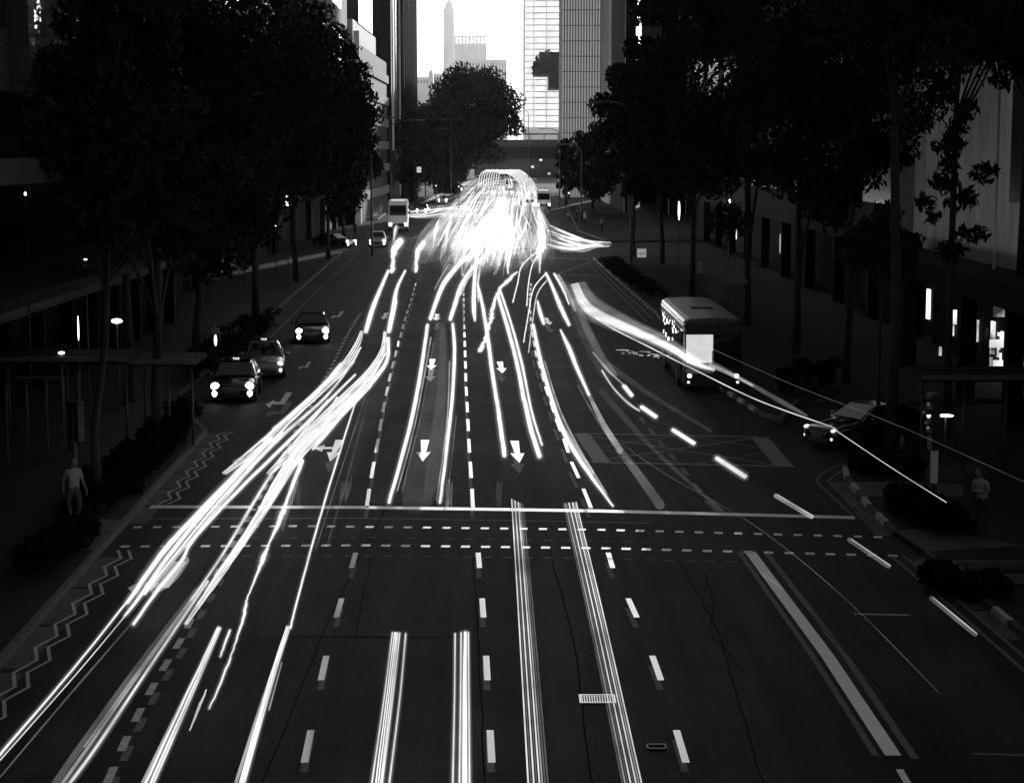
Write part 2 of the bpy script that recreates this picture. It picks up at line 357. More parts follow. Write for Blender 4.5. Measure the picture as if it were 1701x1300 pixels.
line_px('lane_edge_line', [(1246, 917), (1375, 1090), (1484, 1255)], 0.27, BARP)
line_px('lane_edge_line', [(1494, 1278), (1530, 1340)], 0.12, BARP)
line_px('ghost_edge_line', [(1228, 917), (1350, 1090), (1455, 1255)], 0.12, FADEGHOST, Z1-.003)  # ghost strip left of the edge line, added as dim paint
line_px('ghost_edge_line', [(1272, 917), (1405, 1090), (1520, 1260)], 0.14, FADEGHOST, Z1-.003)  # ghost strip right of the edge line, added as dim paint
line_px('lane_edge_line', [(1178, 832), (1196, 850)], 0.3, FADEGHOST)
for o_ in (0, 20):
    line_px('kerb_edge_line', [(1480+o_, 923), (1600+o_*1.2, 1025), (1730+o_*1.4, 1140)], 0.09, FADEGHOST)
    line_px('kerb_edge_line', [(1470, 760+o_*.35), (1420+o_*.3, 768+o_*.35), (1385+o_*.6, 776+o_*.3), (1362+o_, 789+o_*.2), (1356+o_, 799), (1366+o_, 810), (1388+o_, 830), (1420+o_*1.3, 860)], 0.09, FADEGHOST)
line_px('transverse_line', [(1418, 1020), (1512, 1022)], 0.1, WORN); line_px('transverse_line', [(1615, 1252), (1720, 1255)], 0.1, FADEGHOST)
line_px('kerb_edge_line', [(600, 415), (500, 510), (420, 590)], 0.1, FADEGHOST)
line_px('kerb_edge_line', [(985, 436), (1035, 485), (1085, 530)], 0.12, FADEGHOST); line_px('kerb_edge_line', [(975, 436), (1020, 480), (1075, 535)], 0.12, FADEGHOST)
line_px('lane_edge_line', [(1425, 758), (1442, 768)], 0.5, WORN)
line_px('side_road_line', [(1310, 682), (1700, 680)], 0.12, FADEGHOST)
cross_row('crossing_markings', [(915, 428), (985, 431)], 9, .5, 0.5, WORN); cross_row('crossing_markings', [(935, 456), (1000, 459)], 9, .5, 0.4, WORN)
line_px('hatched_line', [(928, 455), (985, 434)], 0.3, FADEGHOST)
# junction box
for a, c, wd, m_ in (((960, 720), (1258, 726), .16, YEL), ((985, 768), (1320, 775), .2, YEL), ((966, 720), (1000, 768), .55, YEL), ((1262, 727), (1302, 774), .6, YEL), ((975, 768), (1258, 727), .1, YEL), ((962, 722), (1300, 774), .1, YEL), ((1130, 723), (985, 745), .09, FADEGHOST), ((1130, 723), (1290, 748), .09, FADEGHOST), ((1150, 772), (985, 745), .09, FADEGHOST), ((1150, 772), (1290, 748), .09, FADEGHOST)):
    line_px('junction_box_marking', [a, c], wd, m_, Z1 + (0.003 if wd > .3 else 0.0015 if wd < .12 else 0))
# zigzag lines
W0, W1, W2 = G(196, 914), G(201, 928), G(173, 941); V = W2 - W0
for off in (0.0, 0.26):
    o_ = Vector((off, 0, 0))
    pts = [q for k in range(0, 12) for q in (W0+V*k+o_, W1+V*k+o_)]
    b = MB(); quad_strip(b, pts, 0.075, Z1); tag(b.build('zigzag_line', WORN), kind='structure')
    S0 = G(262, 838)
    pts = [q for k in range(0, 8) for q in (S0-V*k+o_, S0-V*k+o_-(W2-W1))]
    b = MB(); quad_strip(b, pts, 0.075, Z1); tag(b.build('zigzag_line', WORN), kind='structure')
def arrow(px, py, m=PAINT, left=False, dz=0, s=1.0):
    p = G(px, py); b = MB(); dr = Vector((G(756, 300).x - p.x, G(756, 300).y - p.y, 0)).normalized(); n = Vector((dr.y, -dr.x, 0))
    def q(a, l): v = p + n*a*s + dr*l*s; return (v.x, v.y, Z1+dz)
    b.add([q(0, 0), q(.24, 1.95), q(.085, 1.85), q(.15, 4.6), q(-.15, 4.6), q(-.085, 1.85), q(-.24, 1.95)], [(0, 1, 2, 5), (5, 6, 0), (2, 3, 4, 5)])
    if left: b.add([q(-.1, 2.6), q(-.1, 3.0), q(-.42, 3.0), q(-.42, 3.5), q(-.72, 2.75), q(-.42, 2.0), q(-.42, 2.6)], [(0, 1, 2, 6), (3, 4, 5), ])
    tag(b.build('lane_arrow', m), kind='structure')
arrow(702, 767); arrow(863, 769); arrow(863, 787, FADEGHOST, dz=-.003); arrow(548, 767, left=True); arrow(545, 785, FADEGHOST, dz=-.003)
arrow(716, 615); arrow(714, 634, WORN, dz=-.003); arrow(835, 620); arrow(834, 636, FADEGHOST, dz=-.003); arrow(725, 533); arrow(725, 549, FADEGHOST, dz=-.003); arrow(818, 532); arrow(914, 540); arrow(916, 553, FADEGHOST, dz=-.003); arrow(636, 531)  # dimmer lowered arrows are doubled images of the bright ones
def turn_arrow(pts, m=PAINT, dz=0):
    b = MB(); P = [G(x, y) for x, y in pts]; b.add([(p.x, p.y, Z1+dz) for p in P], [(0, 1, 2, 3), (2, 3, 4, 5), (6, 7, 8)]); tag(b.build('lane_arrow', m), kind='structure')
def ta(ox, oy, s, m=PAINT, dz=0): turn_arrow([(ox+x*s, oy+y*s) for x, y in ((45, -26), (34, -26), (24, -10), (31, -6), (12, -6), (13, -10.5), (16, -14), (0, -6), (7, 0))], m, dz)
ta(441, 678, 1); ta(441, 694, 1, FADEGHOST, -.003); ta(495, 614, .5); ta(549, 530, .5); ta(385, 772, 1.0); ta(212, 990, 2.2)  # the dim lowered arrow is a ghost of the first

# ------------------------------------------------------------------ buildings
def part(name, m, par, *boxes, **k):
    b = MB()
    for bx in boxes: b.box(*bx)
    return b.build(name, m, par, **k)
# left stone building
B = empty('stone_building', (-19, 40, 0), label='stone-clad building with ledges and canopies behind the left pavement trees', cat='building')
def L(*bx): return [(a[0]+19, a[1]+19, a[2]-40, a[3]-40, a[4], a[5]) for a in bx]
part('wall', STONE, B, *L((-50, -19, -110, 112, 12.2, 48)))  # wall carried on unseen past the camera to shade the street
part('lower_wall', DKWALL, B, *L((-50, -20.5, -110, 112, 0, 12.2)))
part('ledge', STONE, B, *L((-20.5, -17.6, -60, 112.3, 8.8, 9.7)))
part('canopy', DKWALL, B, *L((-20.5, -14.8, 50, 108, 5.3, 5.65)))
part('fascia', STONE, B, *L((-20.5, -19.6, 60, 110, 3.4, 5.0)))
for y in (66.5, 72.2, 79.5, 88, 97): part('pilaster', CONC if y == 79.5 else STONE, B, *L((-19, -18.4, y, y+.9, 12.2, 46)))
for y in (67.6, 73.4, 81.5, 90): part('window', TGLASS, B, *L((-19.1, -18.95, y, y+3.6, 14.6, 26)))
for i in range(12): part('column', DKWALL, B, *L((-20, -19.4, 52+i*5, 52.5+i*5, 0, 3.4)))
# left second block
B = empty('dark_office_block', (-22, 115, 0), label='dark office block behind the middle trees of the left pavement', cat='building')
part('wall', DKWALL, B, (-30, 0, 0, 138, 4.5, 42)); part('shopfront', DKWALL, B, (-30, -1.2, 0, 138, 0, 4.5))
for i in range(9): part('column', DKWALL, B, (-1, -.4, 4+i*15, 4.8+i*15, 0, 4.5))
for k in range(5):
    for i in range(8): part('window', TGLASS, B, (-.1, .05, 5+i*16, 17+i*16, 7+k*7, 11+k*7))
# left pale tower
B = empty('pale_stepped_tower', (-21, 256, 0), label='pale stepped office tower on the left beside the dark slim tower', cat='tower')
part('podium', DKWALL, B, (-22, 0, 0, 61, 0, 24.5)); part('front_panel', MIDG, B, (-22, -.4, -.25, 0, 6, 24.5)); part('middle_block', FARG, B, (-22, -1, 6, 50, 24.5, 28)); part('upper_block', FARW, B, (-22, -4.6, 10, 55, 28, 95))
part('side_bay', DKFAR, B, (-4.6, -.8, 14, 40, 28, 60))
for i in range(6): part('floor_band', KERB, B, (.0, .35, 1, 60.5, 3+i*3.6, 4.3+i*3.6))
for i in range(5): part('mullion', FARW, B, (-2.6-i*3, -2.3-i*3, -.3, 0, 3, 24.5))
for i in range(8): part('balcony', TGLASS, B, (-8.8, -3.6, 8.8, 10.2, 30+i*4.4, 31.8+i*4.4))
part('corner_pier', FARW, B, (-.4, .4, -.4, .5, 0, 26))
part('lit_panel', FACEGLOW, B, (-12, -8.9, 9.8, 9.99, 28.5, 80)); part('lit_panel', FACEGLOW, B, (-8.2, -4.9, 9.8, 9.99, 28.5, 31.5)); part('lit_panel', FACEGLOW, B, (-7.6, -5.2, 9.8, 9.99, 34, 80)); part('lit_panel', FACEGLOW, B, (-4.3, -3.6, 9.9, 14.0, 30, 60))  # glowing panels added to whiten the dim upper block
# dark slim tower left
B = empty('dark_slim_tower', (-20.5, 320, 0), label='tall dark tower with bright vertical strips at the left edge of the sky', cat='tower')
part('wall', DKWALL, B, (-26, 0, 0, 70, 0, 130))
part('glazed_strip', CHROME, B, (-.3, .12, 12, 14.0, 20, 128)); part('glazed_strip', PGLASS, B, (-.3, .2, 45, 47.5, 2, 128)); part('glazed_strip', DKFAR, B, (-.3, .1, 20, 30, 2, 128))
for i in range(14): part('floor_band', DKWALL, B, (.1, .3, 44.5, 48, 8+i*8, 11+i*8))
for i in range(8): part('window', PGLASS, B, (-14, -3, -.2, .0, 30+i*11, 31.2+i*11))
for y in (22, 30, 38, 46, 54, 62, 69.5): part('fin', DKWALL, B, (.3, 1.0, y, y+.5, 0, 130))  # fins added to hide the side wall's bright grazing reflection
for y in (1.0, 21.0): part('bright_fin', FIN, B, (.12, .4, y, y+.4, 10, 130))
# far centre
def front(name, label, x0, x1, yt, Y, m, thick=30, cat='tower', k=1.0):
    a = AT(x0, yt, Y*k); c = AT(x1, yt, Y*k); o = empty(name, ((a.x+c.x)/2, Y*k, 0), label=label, cat=cat); hw = (c.x-a.x)/2/k; o.scale = (k, k, k)
    part('wall', m, o, (-hw, hw, 0, thick, 0, a.z/k)); return o, hw, a.z/k
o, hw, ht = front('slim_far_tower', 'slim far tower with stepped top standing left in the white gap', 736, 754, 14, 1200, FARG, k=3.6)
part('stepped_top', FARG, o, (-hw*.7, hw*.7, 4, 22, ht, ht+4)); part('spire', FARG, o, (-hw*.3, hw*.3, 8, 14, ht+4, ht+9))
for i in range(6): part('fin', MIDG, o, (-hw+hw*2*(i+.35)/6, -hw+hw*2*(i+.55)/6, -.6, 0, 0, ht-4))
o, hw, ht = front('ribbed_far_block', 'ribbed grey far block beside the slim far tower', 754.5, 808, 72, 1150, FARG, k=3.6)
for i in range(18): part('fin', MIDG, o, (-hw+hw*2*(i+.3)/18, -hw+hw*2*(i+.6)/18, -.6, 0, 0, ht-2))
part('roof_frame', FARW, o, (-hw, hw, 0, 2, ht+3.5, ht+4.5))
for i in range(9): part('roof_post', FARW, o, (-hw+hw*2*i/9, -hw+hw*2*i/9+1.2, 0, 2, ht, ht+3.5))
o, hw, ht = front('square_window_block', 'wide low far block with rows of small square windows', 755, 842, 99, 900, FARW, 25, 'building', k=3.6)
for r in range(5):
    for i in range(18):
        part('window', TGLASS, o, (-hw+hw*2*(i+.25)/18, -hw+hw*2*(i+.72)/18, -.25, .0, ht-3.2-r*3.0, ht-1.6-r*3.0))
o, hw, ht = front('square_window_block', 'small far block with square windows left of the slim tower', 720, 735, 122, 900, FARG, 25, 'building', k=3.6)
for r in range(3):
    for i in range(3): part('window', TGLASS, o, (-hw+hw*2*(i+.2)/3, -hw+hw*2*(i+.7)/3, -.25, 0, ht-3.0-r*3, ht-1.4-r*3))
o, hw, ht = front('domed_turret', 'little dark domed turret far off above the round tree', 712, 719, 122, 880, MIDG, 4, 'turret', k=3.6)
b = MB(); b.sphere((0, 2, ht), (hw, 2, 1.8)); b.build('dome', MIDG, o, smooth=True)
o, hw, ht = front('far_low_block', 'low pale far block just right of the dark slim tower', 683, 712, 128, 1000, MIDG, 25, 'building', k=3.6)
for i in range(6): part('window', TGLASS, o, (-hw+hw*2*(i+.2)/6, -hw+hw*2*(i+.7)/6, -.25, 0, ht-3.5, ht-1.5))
# pale tall tower right of the gap
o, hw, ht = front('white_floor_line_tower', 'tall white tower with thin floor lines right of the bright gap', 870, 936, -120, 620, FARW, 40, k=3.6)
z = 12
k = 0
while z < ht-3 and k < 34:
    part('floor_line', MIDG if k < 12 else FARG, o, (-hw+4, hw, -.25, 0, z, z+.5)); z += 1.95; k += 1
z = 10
while z < ht-3: part('added_floor_glow', FACEGLOW, o, (-hw+.4, hw, -.3, 0, z+.42, z+1.93)); z += 1.95  # glowing bands added to brighten the backlit white front
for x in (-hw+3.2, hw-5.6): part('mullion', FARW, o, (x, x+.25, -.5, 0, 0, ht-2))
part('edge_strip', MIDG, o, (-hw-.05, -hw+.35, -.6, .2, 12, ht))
# dark sky terrace
a = AT(886, 118, 600); c = AT(934, 118, 600)
o = empty('sky_terrace', ((a.x+c.x)/2, 600, 0), label='dark planted terrace jutting out in front of the tall white tower', cat='terrace')
hw = (c.x-a.x)/2; zt = a.z
part('deck', DKFAR, o, (-hw, hw, -3, 19, zt-1.2, zt+3)); part('upper_deck', DKFAR, o, (-hw*.6, hw, -2, 19, zt+3, zt+5.8)); part('lower_deck', DKFAR, o, (hw*.05, hw, -2, 19, zt-5.5, zt-1.2))
b = MB()
for i in range(160):
    x = random.uniform(-hw*1.08, hw); q = random.uniform(-.6, .6); zz = zt+random.uniform(-1, 6.5 - 3*abs(x/hw))
    b.add([(x-.5, -3.4+q, zz), (x, -3.6, zz-.4), (x+.5, -3.4, zz+.1), (x, -3.5, zz+.6)], [(0, 1, 2, 3)])
b.build('foliage', LEAF, o)
# fin tower
o, hw, ht = front('finned_tower', 'grey tower of fine vertical fins right of the bright gap', 934, 1013, -60, 400, MIDG, 26)
for i in range(17): part('added_glow_strip', STRIPGLOW, o, (-hw+hw*2*(i+.1)/17, -hw+hw*2*(i+.62)/17, -.16, 0, 0, ht-1)); part('fin', MIDG, o, (-hw+hw*2*(i+.7)/17, -hw+hw*2*(i+.95)/17, -.3, 0, 0, ht-1))  # glow between the fins is added to lift the dark face
for i in range(16): part('floor_line', MIDG, o, (-hw, hw, -.2, 0, 4+i*3.2, 4.18+i*3.2))
o, hw, ht = front('bay_tower', 'mid grey tower with dark bay beside the finned tower', 1012, 1041, -60, 350, MIDG, 30)
part('bay', DKFAR, o, (-hw*.5, hw*.8, -.8, 0, 17, ht-1)); part('edge_strip', FIN, o, (-hw, -hw*.7, -.4, 0, 0, ht)); part('edge_strip', FIN, o, (-hw*.6, -hw*.5, -1, 0, 0, ht))
o, hw, ht = front('narrow_black_tower', 'narrow black tower left of the small right-hand patch of sky', 1039, 1058, -60, 300, DKWALL, 40); part('edge_strip', MIDG, o, (-hw, -hw*.85, -.3, 0, 0, ht))
o, hw, ht = front('striped_black_tower', 'black tower with thin pale vertical lines at the top right', 1096, 1152, -60, 290, DKWALL, 40)
for x in (-.95, -.35, .2, .7): part('edge_strip', MIDG, o, (hw*x, hw*x+.1, -.3, 0, 0, ht))
o, hw, ht = front('broad_black_tower', 'broad black tower behind the tallest right-hand tree crowns', 1171, 1330, -60, 270, DKWALL, 40)
for x in (-.8, -.3, .25, .7): part('edge_strip', MIDG, o, (hw*x, hw*x+.12, -.3, 0, 0, ht))
# right concrete building
B = empty('concrete_building', (19.5, 58, 0), label='pale concrete building with lit ground-floor shop behind the right trees', cat='building')
part('wall', PALEC, B, (0, 30, 0, 38, 5.4, 48)); part('lower_wall', DKWALL, B, (2.2, 30, -20, 38, 0, 5.4)); part('canopy', DKWALL, B, (-2.6, 2.2, -30, 30, 4.6, 5.4))
for y in (4.5, 33): part('pier', CONC, B, (-.6, 0, y, y+1.6, 5.4, 47))
for y in (11.5,): part('window', TGLASS, B, (-.12, .1, y, y+3.6, 8.0, 13.5)); part('window', TGLASS, B, (-.12, .1, y, y+3.6, 17, 22)); part('window', TGLASS, B, (-.12, .1, y, y+3.6, 25, 30))
part('downpipe', FIN, B, (-.7, -.6, 15, 15.12, 5.4, 20))
for y in (2, 9, 16, 27): part('column', DKWALL, B, (-1.6, -1, y, y+.6, 0.13, 4.6))
for i, (y, z0, z1, l_) in enumerate(((21.4, .7, 1.15, 2.6), (21.6, 1.7, 2.1, 2.4), (25.2, .3, 2.4, .5), (24.3, .9, 2.0, .2), (28.2, 1.2, 2.2, .4), (30.3, 1.9, 2.6, .6), (31.2, .6, 1.2, .3), (21.2, 2.9, 3.7, .6), (19.5, .6, 2.6, .5), (33.0, 1.0, 1.5, .5))):
    part('lit_panel', SHOPL, B, (2.05, 2.15, y, y+l_, z0, z1))
for x0, x1, y, z0, z1 in ((.9, 2.0, 21.3, 1.65, 2.0), (1.0, 1.9, 21.0, .8, 1.15), (2.3, 3.6, 20.0, 1.0, 1.9), (-.1, .35, 25, 2.3, 2.95), (.5, .62, 24, 1.2, 2.1), (-.4, -.28, 25, .9, 1.3), (1.2, 1.7, 22, 2.9, 3.6)): part('lit_panel', SHOPL, B, (x0, x1, y, y+.05, z0, z1))
for i in range(14): part('shelf', BLKPL, B, (1.9, 2.0, 20.4+i*.5, 20.6+i*.5, .5+.35*(i % 4), .62+.35*(i % 4)+.2*(i % 3)))
B = empty('long_dark_block', (21, 97, 0), label='long dark block behind the middle trees of the right pavement', cat='building')
part('wall', DKWALL, B, (0, 30, 0, 130, 4.5, 40)); part('lower_wall', DKWALL, B, (1.5, 30, 0, 130, 0, 4.5))
for i in range(10): part('column', DKWALL, B, (.2, .9, 2+i*12, 2.8+i*12, 0, 4.5))
for k in range(4):
    for i in range(8): part('window', TGLASS, B, (-.05, .1, 5+i*15, 15+i*15, 7+k*8, 12+k*8))
for y, z0, l_ in ((3, 1, .6), (9, 1.8, .8), (31, 1.2, .7), (58, 1.5, 1.2), (90, 1.2, 1.5)): part('lit_panel', SHOPL, B, (1.38, 1.48, y, y+l_, z0, z0+1.6))
# overpass
o = empty('footbridge', (10, 480, 0), label='dark footbridge spanning the far road in front of the bright sky', cat='bridge')
part('deck', DKFAR, o, (-30, 9, 0, 6, 9.0, 11.0)); part('railing', POLE, o, (-30, 9, -.1, 0, 11.0, 12.1)); part('lower_beam', DKFAR, o, (-30, 9, 1, 5, 7.8, 9.0))
part('pier', CONC, o, (-29.5, -28, 1, 5, 0, 7.8)); part('pier', CONC, o, (7.5, 9, 1, 5, 0, 7.8)); part('roof', DKFAR, o, (-30, 9, -.5, 6.5, 14, 14.3))
for i in range(12): part('post', POLE, o, (-29.9+i*3.5, -29.7+i*3.5, .1, .3, 11, 14))
o = empty('low_far_block', (16, 700, 0), label='dark low building closing the far end of the road', cat='building')
part('wall', DKFAR, o, (-30, 40, 0, 20, 0, 14));
for i in range(9): part('lit_panel', SHOPL, o, (-12+i*3.1, -11+i*3.1, -.2, 0, 1+(i % 3)*2.6, 1.8+(i % 3)*2.6))

# ------------------------------------------------------------------ evening haze: one closed box of thin air round the whole place
hm = bpy.data.materials.new('haze_air'); hm.use_nodes = True; t_ = hm.node_tree; t_.nodes.clear()
pv = t_.nodes.new('ShaderNodeVolumePrincipled'); pv.inputs['Density'].default_value = HAZE; pv.inputs['Color'].default_value = (.95, .95, .95, 1); pv.inputs['Anisotropy'].default_value = 0.72
ho = t_.nodes.new('ShaderNodeOutputMaterial'); t_.links.new(pv.outputs[0], ho.inputs[1])
MB().box(-1500, 1500, -300, 6500, -1, 560).build('haze', hm)['kind'] = 'stuff'

# ------------------------------------------------------------------ trees
def leafmesh(name, cen, n, size, m, par, droop=0.3):
    """n folded leaves gathered in clumps: cen = list of (x,y,z,r)"""
    cen = np.array(cen); wts = cen[:, 3]**2; idx = rng.choice(len(cen), n, p=wts/wts.sum())
    d = rng.normal(size=(n, 3)); d /= np.linalg.norm(d, axis=1)[:, None]
    rad = cen[idx, 3] * rng.random(n)**0.4
    p = cen[idx, :3] + d*rad[:, None]*np.array([1, 1, .8])
    a = rng.normal(size=(n, 3)); a[:, 2] -= droop*2; a /= np.linalg.norm(a, axis=1)[:, None]
    b_ = np.cross(a, rng.normal(size=(n, 3))); b_ /= np.linalg.norm(b_, axis=1)[:, None]
    nn = np.cross(a, b_); s = size*(0.6+0.8*rng.random(n))[:, None]
    v = np.empty((n, 4, 3)); v[:, 0] = p-a*s*.5; v[:, 1] = p+b_*s*.2+nn*s*.08; v[:, 2] = p+a*s*.55; v[:, 3] = p-b_*s*.2+nn*s*.08
    me = bpy.data.meshes.new(name); me.vertices.add(4*n); me.vertices.foreach_set('co', v.reshape(-1))
    me.loops.add(4*n); me.loops.foreach_set('vertex_index', np.arange(4*n, dtype=np.int32))
    me.polygons.add(n); me.polygons.foreach_set('loop_start', np.arange(0, 4*n, 4, dtype=np.int32)); me.polygons.foreach_set('loop_total', np.full(n, 4, dtype=np.int32))
    me.update(); me.validate(); me.materials.append(m)
    o = bpy.data.objects.new(name, me); C.objects.link(o); o.parent = par; return o
def tree(x, y, h, r, base, label, leaves=7000, size=.32, name='street_tree', group='street trees along the pavements', tr=.16, lean=(0, 0), cx=0, m=LEAF, extra=None, nc=34):
    o = empty(name, (x, y, .05), label=label, cat='tree', group=group)
    b = MB(); top = Vector((lean[0]+cx*.5, lean[1], base+(h-base)*.55))
    pts = [Vector((0, 0, -.1)), Vector((random.uniform(-.1, .1), 0, base*.4)), Vector((lean[0]*.4+cx*.2, lean[1]*.4, base*.85)), top]
    b.tube(pts, [tr*1.25, tr, tr*.85, tr*.35], 10)
    cen = []; mid = (h+base)/2; hh = (h-base)/2
    for i in range(nc):
        while True:
            q = Vector((random.uniform(-1, 1), random.uniform(-1, 1), random.uniform(-1, 1)))
            if .25 < q.length < 1: break
        rr = r*random.uniform(.2, .36)
        c = Vector((cx+lean[0]+q.x*(r-rr*.7), lean[1]+q.y*(r-rr*.7), mid+q.z*(hh-rr*.5)))
        cen.append((c.x, c.y, c.z, rr))
        if i % 3 == 0:
            s = pts[2].lerp(top, random.random()); b.tube([s, s.lerp(c, .5)+Vector((0, 0, .3)), c], [tr*.45, tr*.28, tr*.1], 6)
    if extra: cen += extra
    b.build('trunk', BARK, o, smooth=True); leafmesh('crown', cen, leaves, size, m, o); return o
def tp(px, py): p = G(px, py); return p.x, p.y
TL = [
 (165, 856, 17.5, 3.0, 5.6, 'slender street tree nearest the camera on the left with its thin bare trunk', 12000, .34, .11, 1.5),
 (262, 750, 19, 4.2, 4.6, 'second street tree on the left, behind the nearest slender one', 12000, .34, .16, 0.5),
 (215, 672, 20, 4.6, 5.0, 'left street tree beside the lay-by, left of the front taxi', 10000, .36, .18, 0),
 (330, 606, 22, 5.2, 3.4, 'left street tree level with the queue of taxis', 10000, .4, .2, .5),
 (425, 530, 23, 5.4, 4.2, 'left street tree just behind the black saloon at the kerb', 14000, .45, .2, 0),
 (492, 470, 24, 5.6, 5.2, 'tall left street tree under which bright lamps show', 16000, .5, .2, -.3),
 (546, 432, 22.5, 5.4, 3.0, 'left street tree beside the start of the crossroads', 16000, .55, .2, 0),
 (572, 398, 19, 5.4, 1.5, 'left street tree beyond the crossroads, in front of the pale stepped tower', 16000, .6, .2, -.4)]
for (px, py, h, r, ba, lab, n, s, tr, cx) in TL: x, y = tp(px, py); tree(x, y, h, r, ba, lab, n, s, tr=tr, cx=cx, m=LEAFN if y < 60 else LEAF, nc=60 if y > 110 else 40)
TR = [
 (1052, 426, 19.3, 5.0, 4.0, 'right street tree that borders the bright gap in the street', 14000, .55, .2, 0),
 (1100, 440, 23.5, 5.0, 4.2, 'right street tree rising into the small patch of sky', 13000, .55, .2, -.6),
 (1150, 500, 24, 5.4, 4.0, 'right street tree behind the bus, nearest the diamond sign', 9000, .5, .2, 0),
 (1240, 545, 23.5, 5.2, 3.6, 'right street tree directly beyond the stationary bus', 10000, .45, .2, 0),
 (1322, 590, 22, 4.8, 4.4, 'right street tree above the paved corner beside the bus', 10000, .4, .18, 0),
 (1405, 640, 21, 4.4, 7.4, 'right street tree with a straight pale trunk beyond the side road', 10000, .38, .15, .3),
 (1478, 748, 18.2, 3.6, 11.2, 'right street tree with the thick bare trunk beside the turning car', 10000, .34, .17, -.4),
 (1690, 700, 20, 4.2, 12.0, 'right street tree at the picture edge over the lit shop', 9000, .34, .17, 0)]
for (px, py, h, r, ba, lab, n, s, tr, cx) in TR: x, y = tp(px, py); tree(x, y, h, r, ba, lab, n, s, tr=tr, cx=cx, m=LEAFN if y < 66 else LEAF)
# leafy climber tree in front of the concrete wall
p = AT(1582, 400, 66); 
ex = [(random.uniform(-.75, .75), random.uniform(-.4, .4), 6.4+i*.62, random.uniform(.28, .62)) for i in range(13)] + [(-1.0, 0, 8.2, .4), (1.1, 0, 9.2, .5), (.9, 0, 7.0, .4), (-1.2, .2, 11, .6)]
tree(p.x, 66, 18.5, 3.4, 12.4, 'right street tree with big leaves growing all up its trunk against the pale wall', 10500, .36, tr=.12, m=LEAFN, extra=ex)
# lump of foliage lower on the thick trunk
p = AT(1475, 420, 60.5)
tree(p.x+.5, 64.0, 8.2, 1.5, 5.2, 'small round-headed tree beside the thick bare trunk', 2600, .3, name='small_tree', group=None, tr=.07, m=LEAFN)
p = AT(800, 250, 400)
for (px, Y, h, r, ba, lab) in ((790, 400, 28.5, 11.3, 6.5, 'big round dark tree in the middle of the far end of the street'), (722, 420, 22, 10, 1, 'far dark tree left of the big round one'), (742, 385, 10, 4.2, .5, 'low far bushy tree under the big round one'), (690, 330, 17.5, 5, 2, 'far tree at the foot of the dark slim tower'), (985, 300, 14.5, 5, 2, 'far low tree at the foot of the finned tower'), (940, 340, 12, 2.2, 2, 'small far tree beside the far end of the right kerb')):
    q = AT(px-56 if r > 11 else px, 250, Y); tree(q.x, Y, h, r, ba, lab, cx=7.2 if r > 11 else 0, leaves=22000 if r > 8 else 9000, size=1.0 if r > 8 else .7, nc=80, name='far_tree', group='trees at the far end of the street', tr=.3)
def hedge(px0, py0, px1, py1, wdt, hgt, label, n=5000):
    a, c = G(px0, py0), G(px1, py1); L_ = (c-a).length; mid = (a+c)/2; ang = math.atan2(c.y-a.y, c.x-a.x)
    o = empty('hedge', (mid.x, mid.y, .1), ang, label, 'hedge', 'hedges beside the pavements')
    cen = [(random.uniform(-L_/2, L_/2), random.uniform(-wdt/2, wdt/2)*.8, random.uniform(.2, hgt)*.85, random.uniform(.25, .42)) for _ in range(int(12+L_*wdt*2))]
    leafmesh('foliage', cen, n, .17, HEDGE, o); b = MB()
    for k in range(6): b.tube([(random.uniform(-L_/2.4, L_/2.4), 0, -.1), (random.uniform(-L_/2.4, L_/2.4), 0, hgt*.6)], .02, 5)
    b.build('stems', BARK, o)
hedge(150, 862, 235, 780, 1.7, .95, 'dark clipped hedge behind the left kerb just past the crossing', 8000)
hedge(60, 960, 128, 900, 1.2, .7, 'low dark hedge on the left corner this side of the crossing', 4500)
hedge(235, 780, 310, 705, 1.6, 1.0, 'dark hedge running on to the lay-by on the left', 6000)
hedge(1490, 850, 1600, 905, 1.2, .8, 'low hedge at the foot of the right traffic signal', 6000)
hedge(1440, 790, 1530, 800, 1.3, .5, 'low planting inside the rounded right corner', 5000)
hedge(1290, 655, 1420, 650, 1.6, 1.3, 'dark bushes on the far side of the side road', 6000)
hedge(1560, 975, 1690, 1010, 1.0, .35, 'low planting in the frame beside the near right kerb', 4000)
hedge(330, 640, 440, 545, 2.0, 1.2, 'long dark hedge behind the taxis on the left', 7000)
hedge(1010, 440, 1090, 500, 2.0, .8, 'hedge along the right kerb beyond the bus', 5000)

# ------------------------------------------------------------------ street furniture
def linkway(name, px0, px1, py, Y, label, posts, dirn):
    a = AT(px0, py, Y); c = AT(px1, py, Y); o = empty(name, ((a.x+c.x)/2, Y, 0.13), label=label, cat='shelter'); hw = abs(c.x-a.x)/2
    part('roof', DKWALL, o, (-hw, hw, 0, 2.6, a.z-.13, a.z+.05)); part('gutter', KERB, o, (-hw, hw, -.12, 0, a.z-.06, a.z+.07))
    for i in range(posts):
        x = -hw+.3+(2*hw-.6)*i/(posts-1); b = MB(); b.tube([(x, 1.3, -.05), (x, 1.3, a.z-.12)], .05, 8); b.build('post', POLE, o, smooth=True)
    return o
linkway('covered_walkway', -120, 210, 603, 60, 'long flat-roofed covered walkway on the left pavement', 4, 1)
linkway('covered_walkway', 212, 322, 608, 61, 'short lower section of covered walkway ending near the lay-by', 3, 1)
linkway('covered_walkway', 1532, 1780, 634, 56, 'flat-roofed covered walkway on the right pavement behind the signal', 4, -1)
o = empty('metal_fence', (*AT(0, 700, 58).xy, .13), label='row of thin pale uprights at the left edge under the walkway roof', cat='fence')
for px in (10, 30, 50, 68, 84):
    q = AT(px, 700, 58); part('upright', POLE, o, (q.x-o.location.x, q.x-o.location.x+.06, (px-10)*.05, (px-10)*.05+.06, -.02, 2.6-(px-10)*.001))
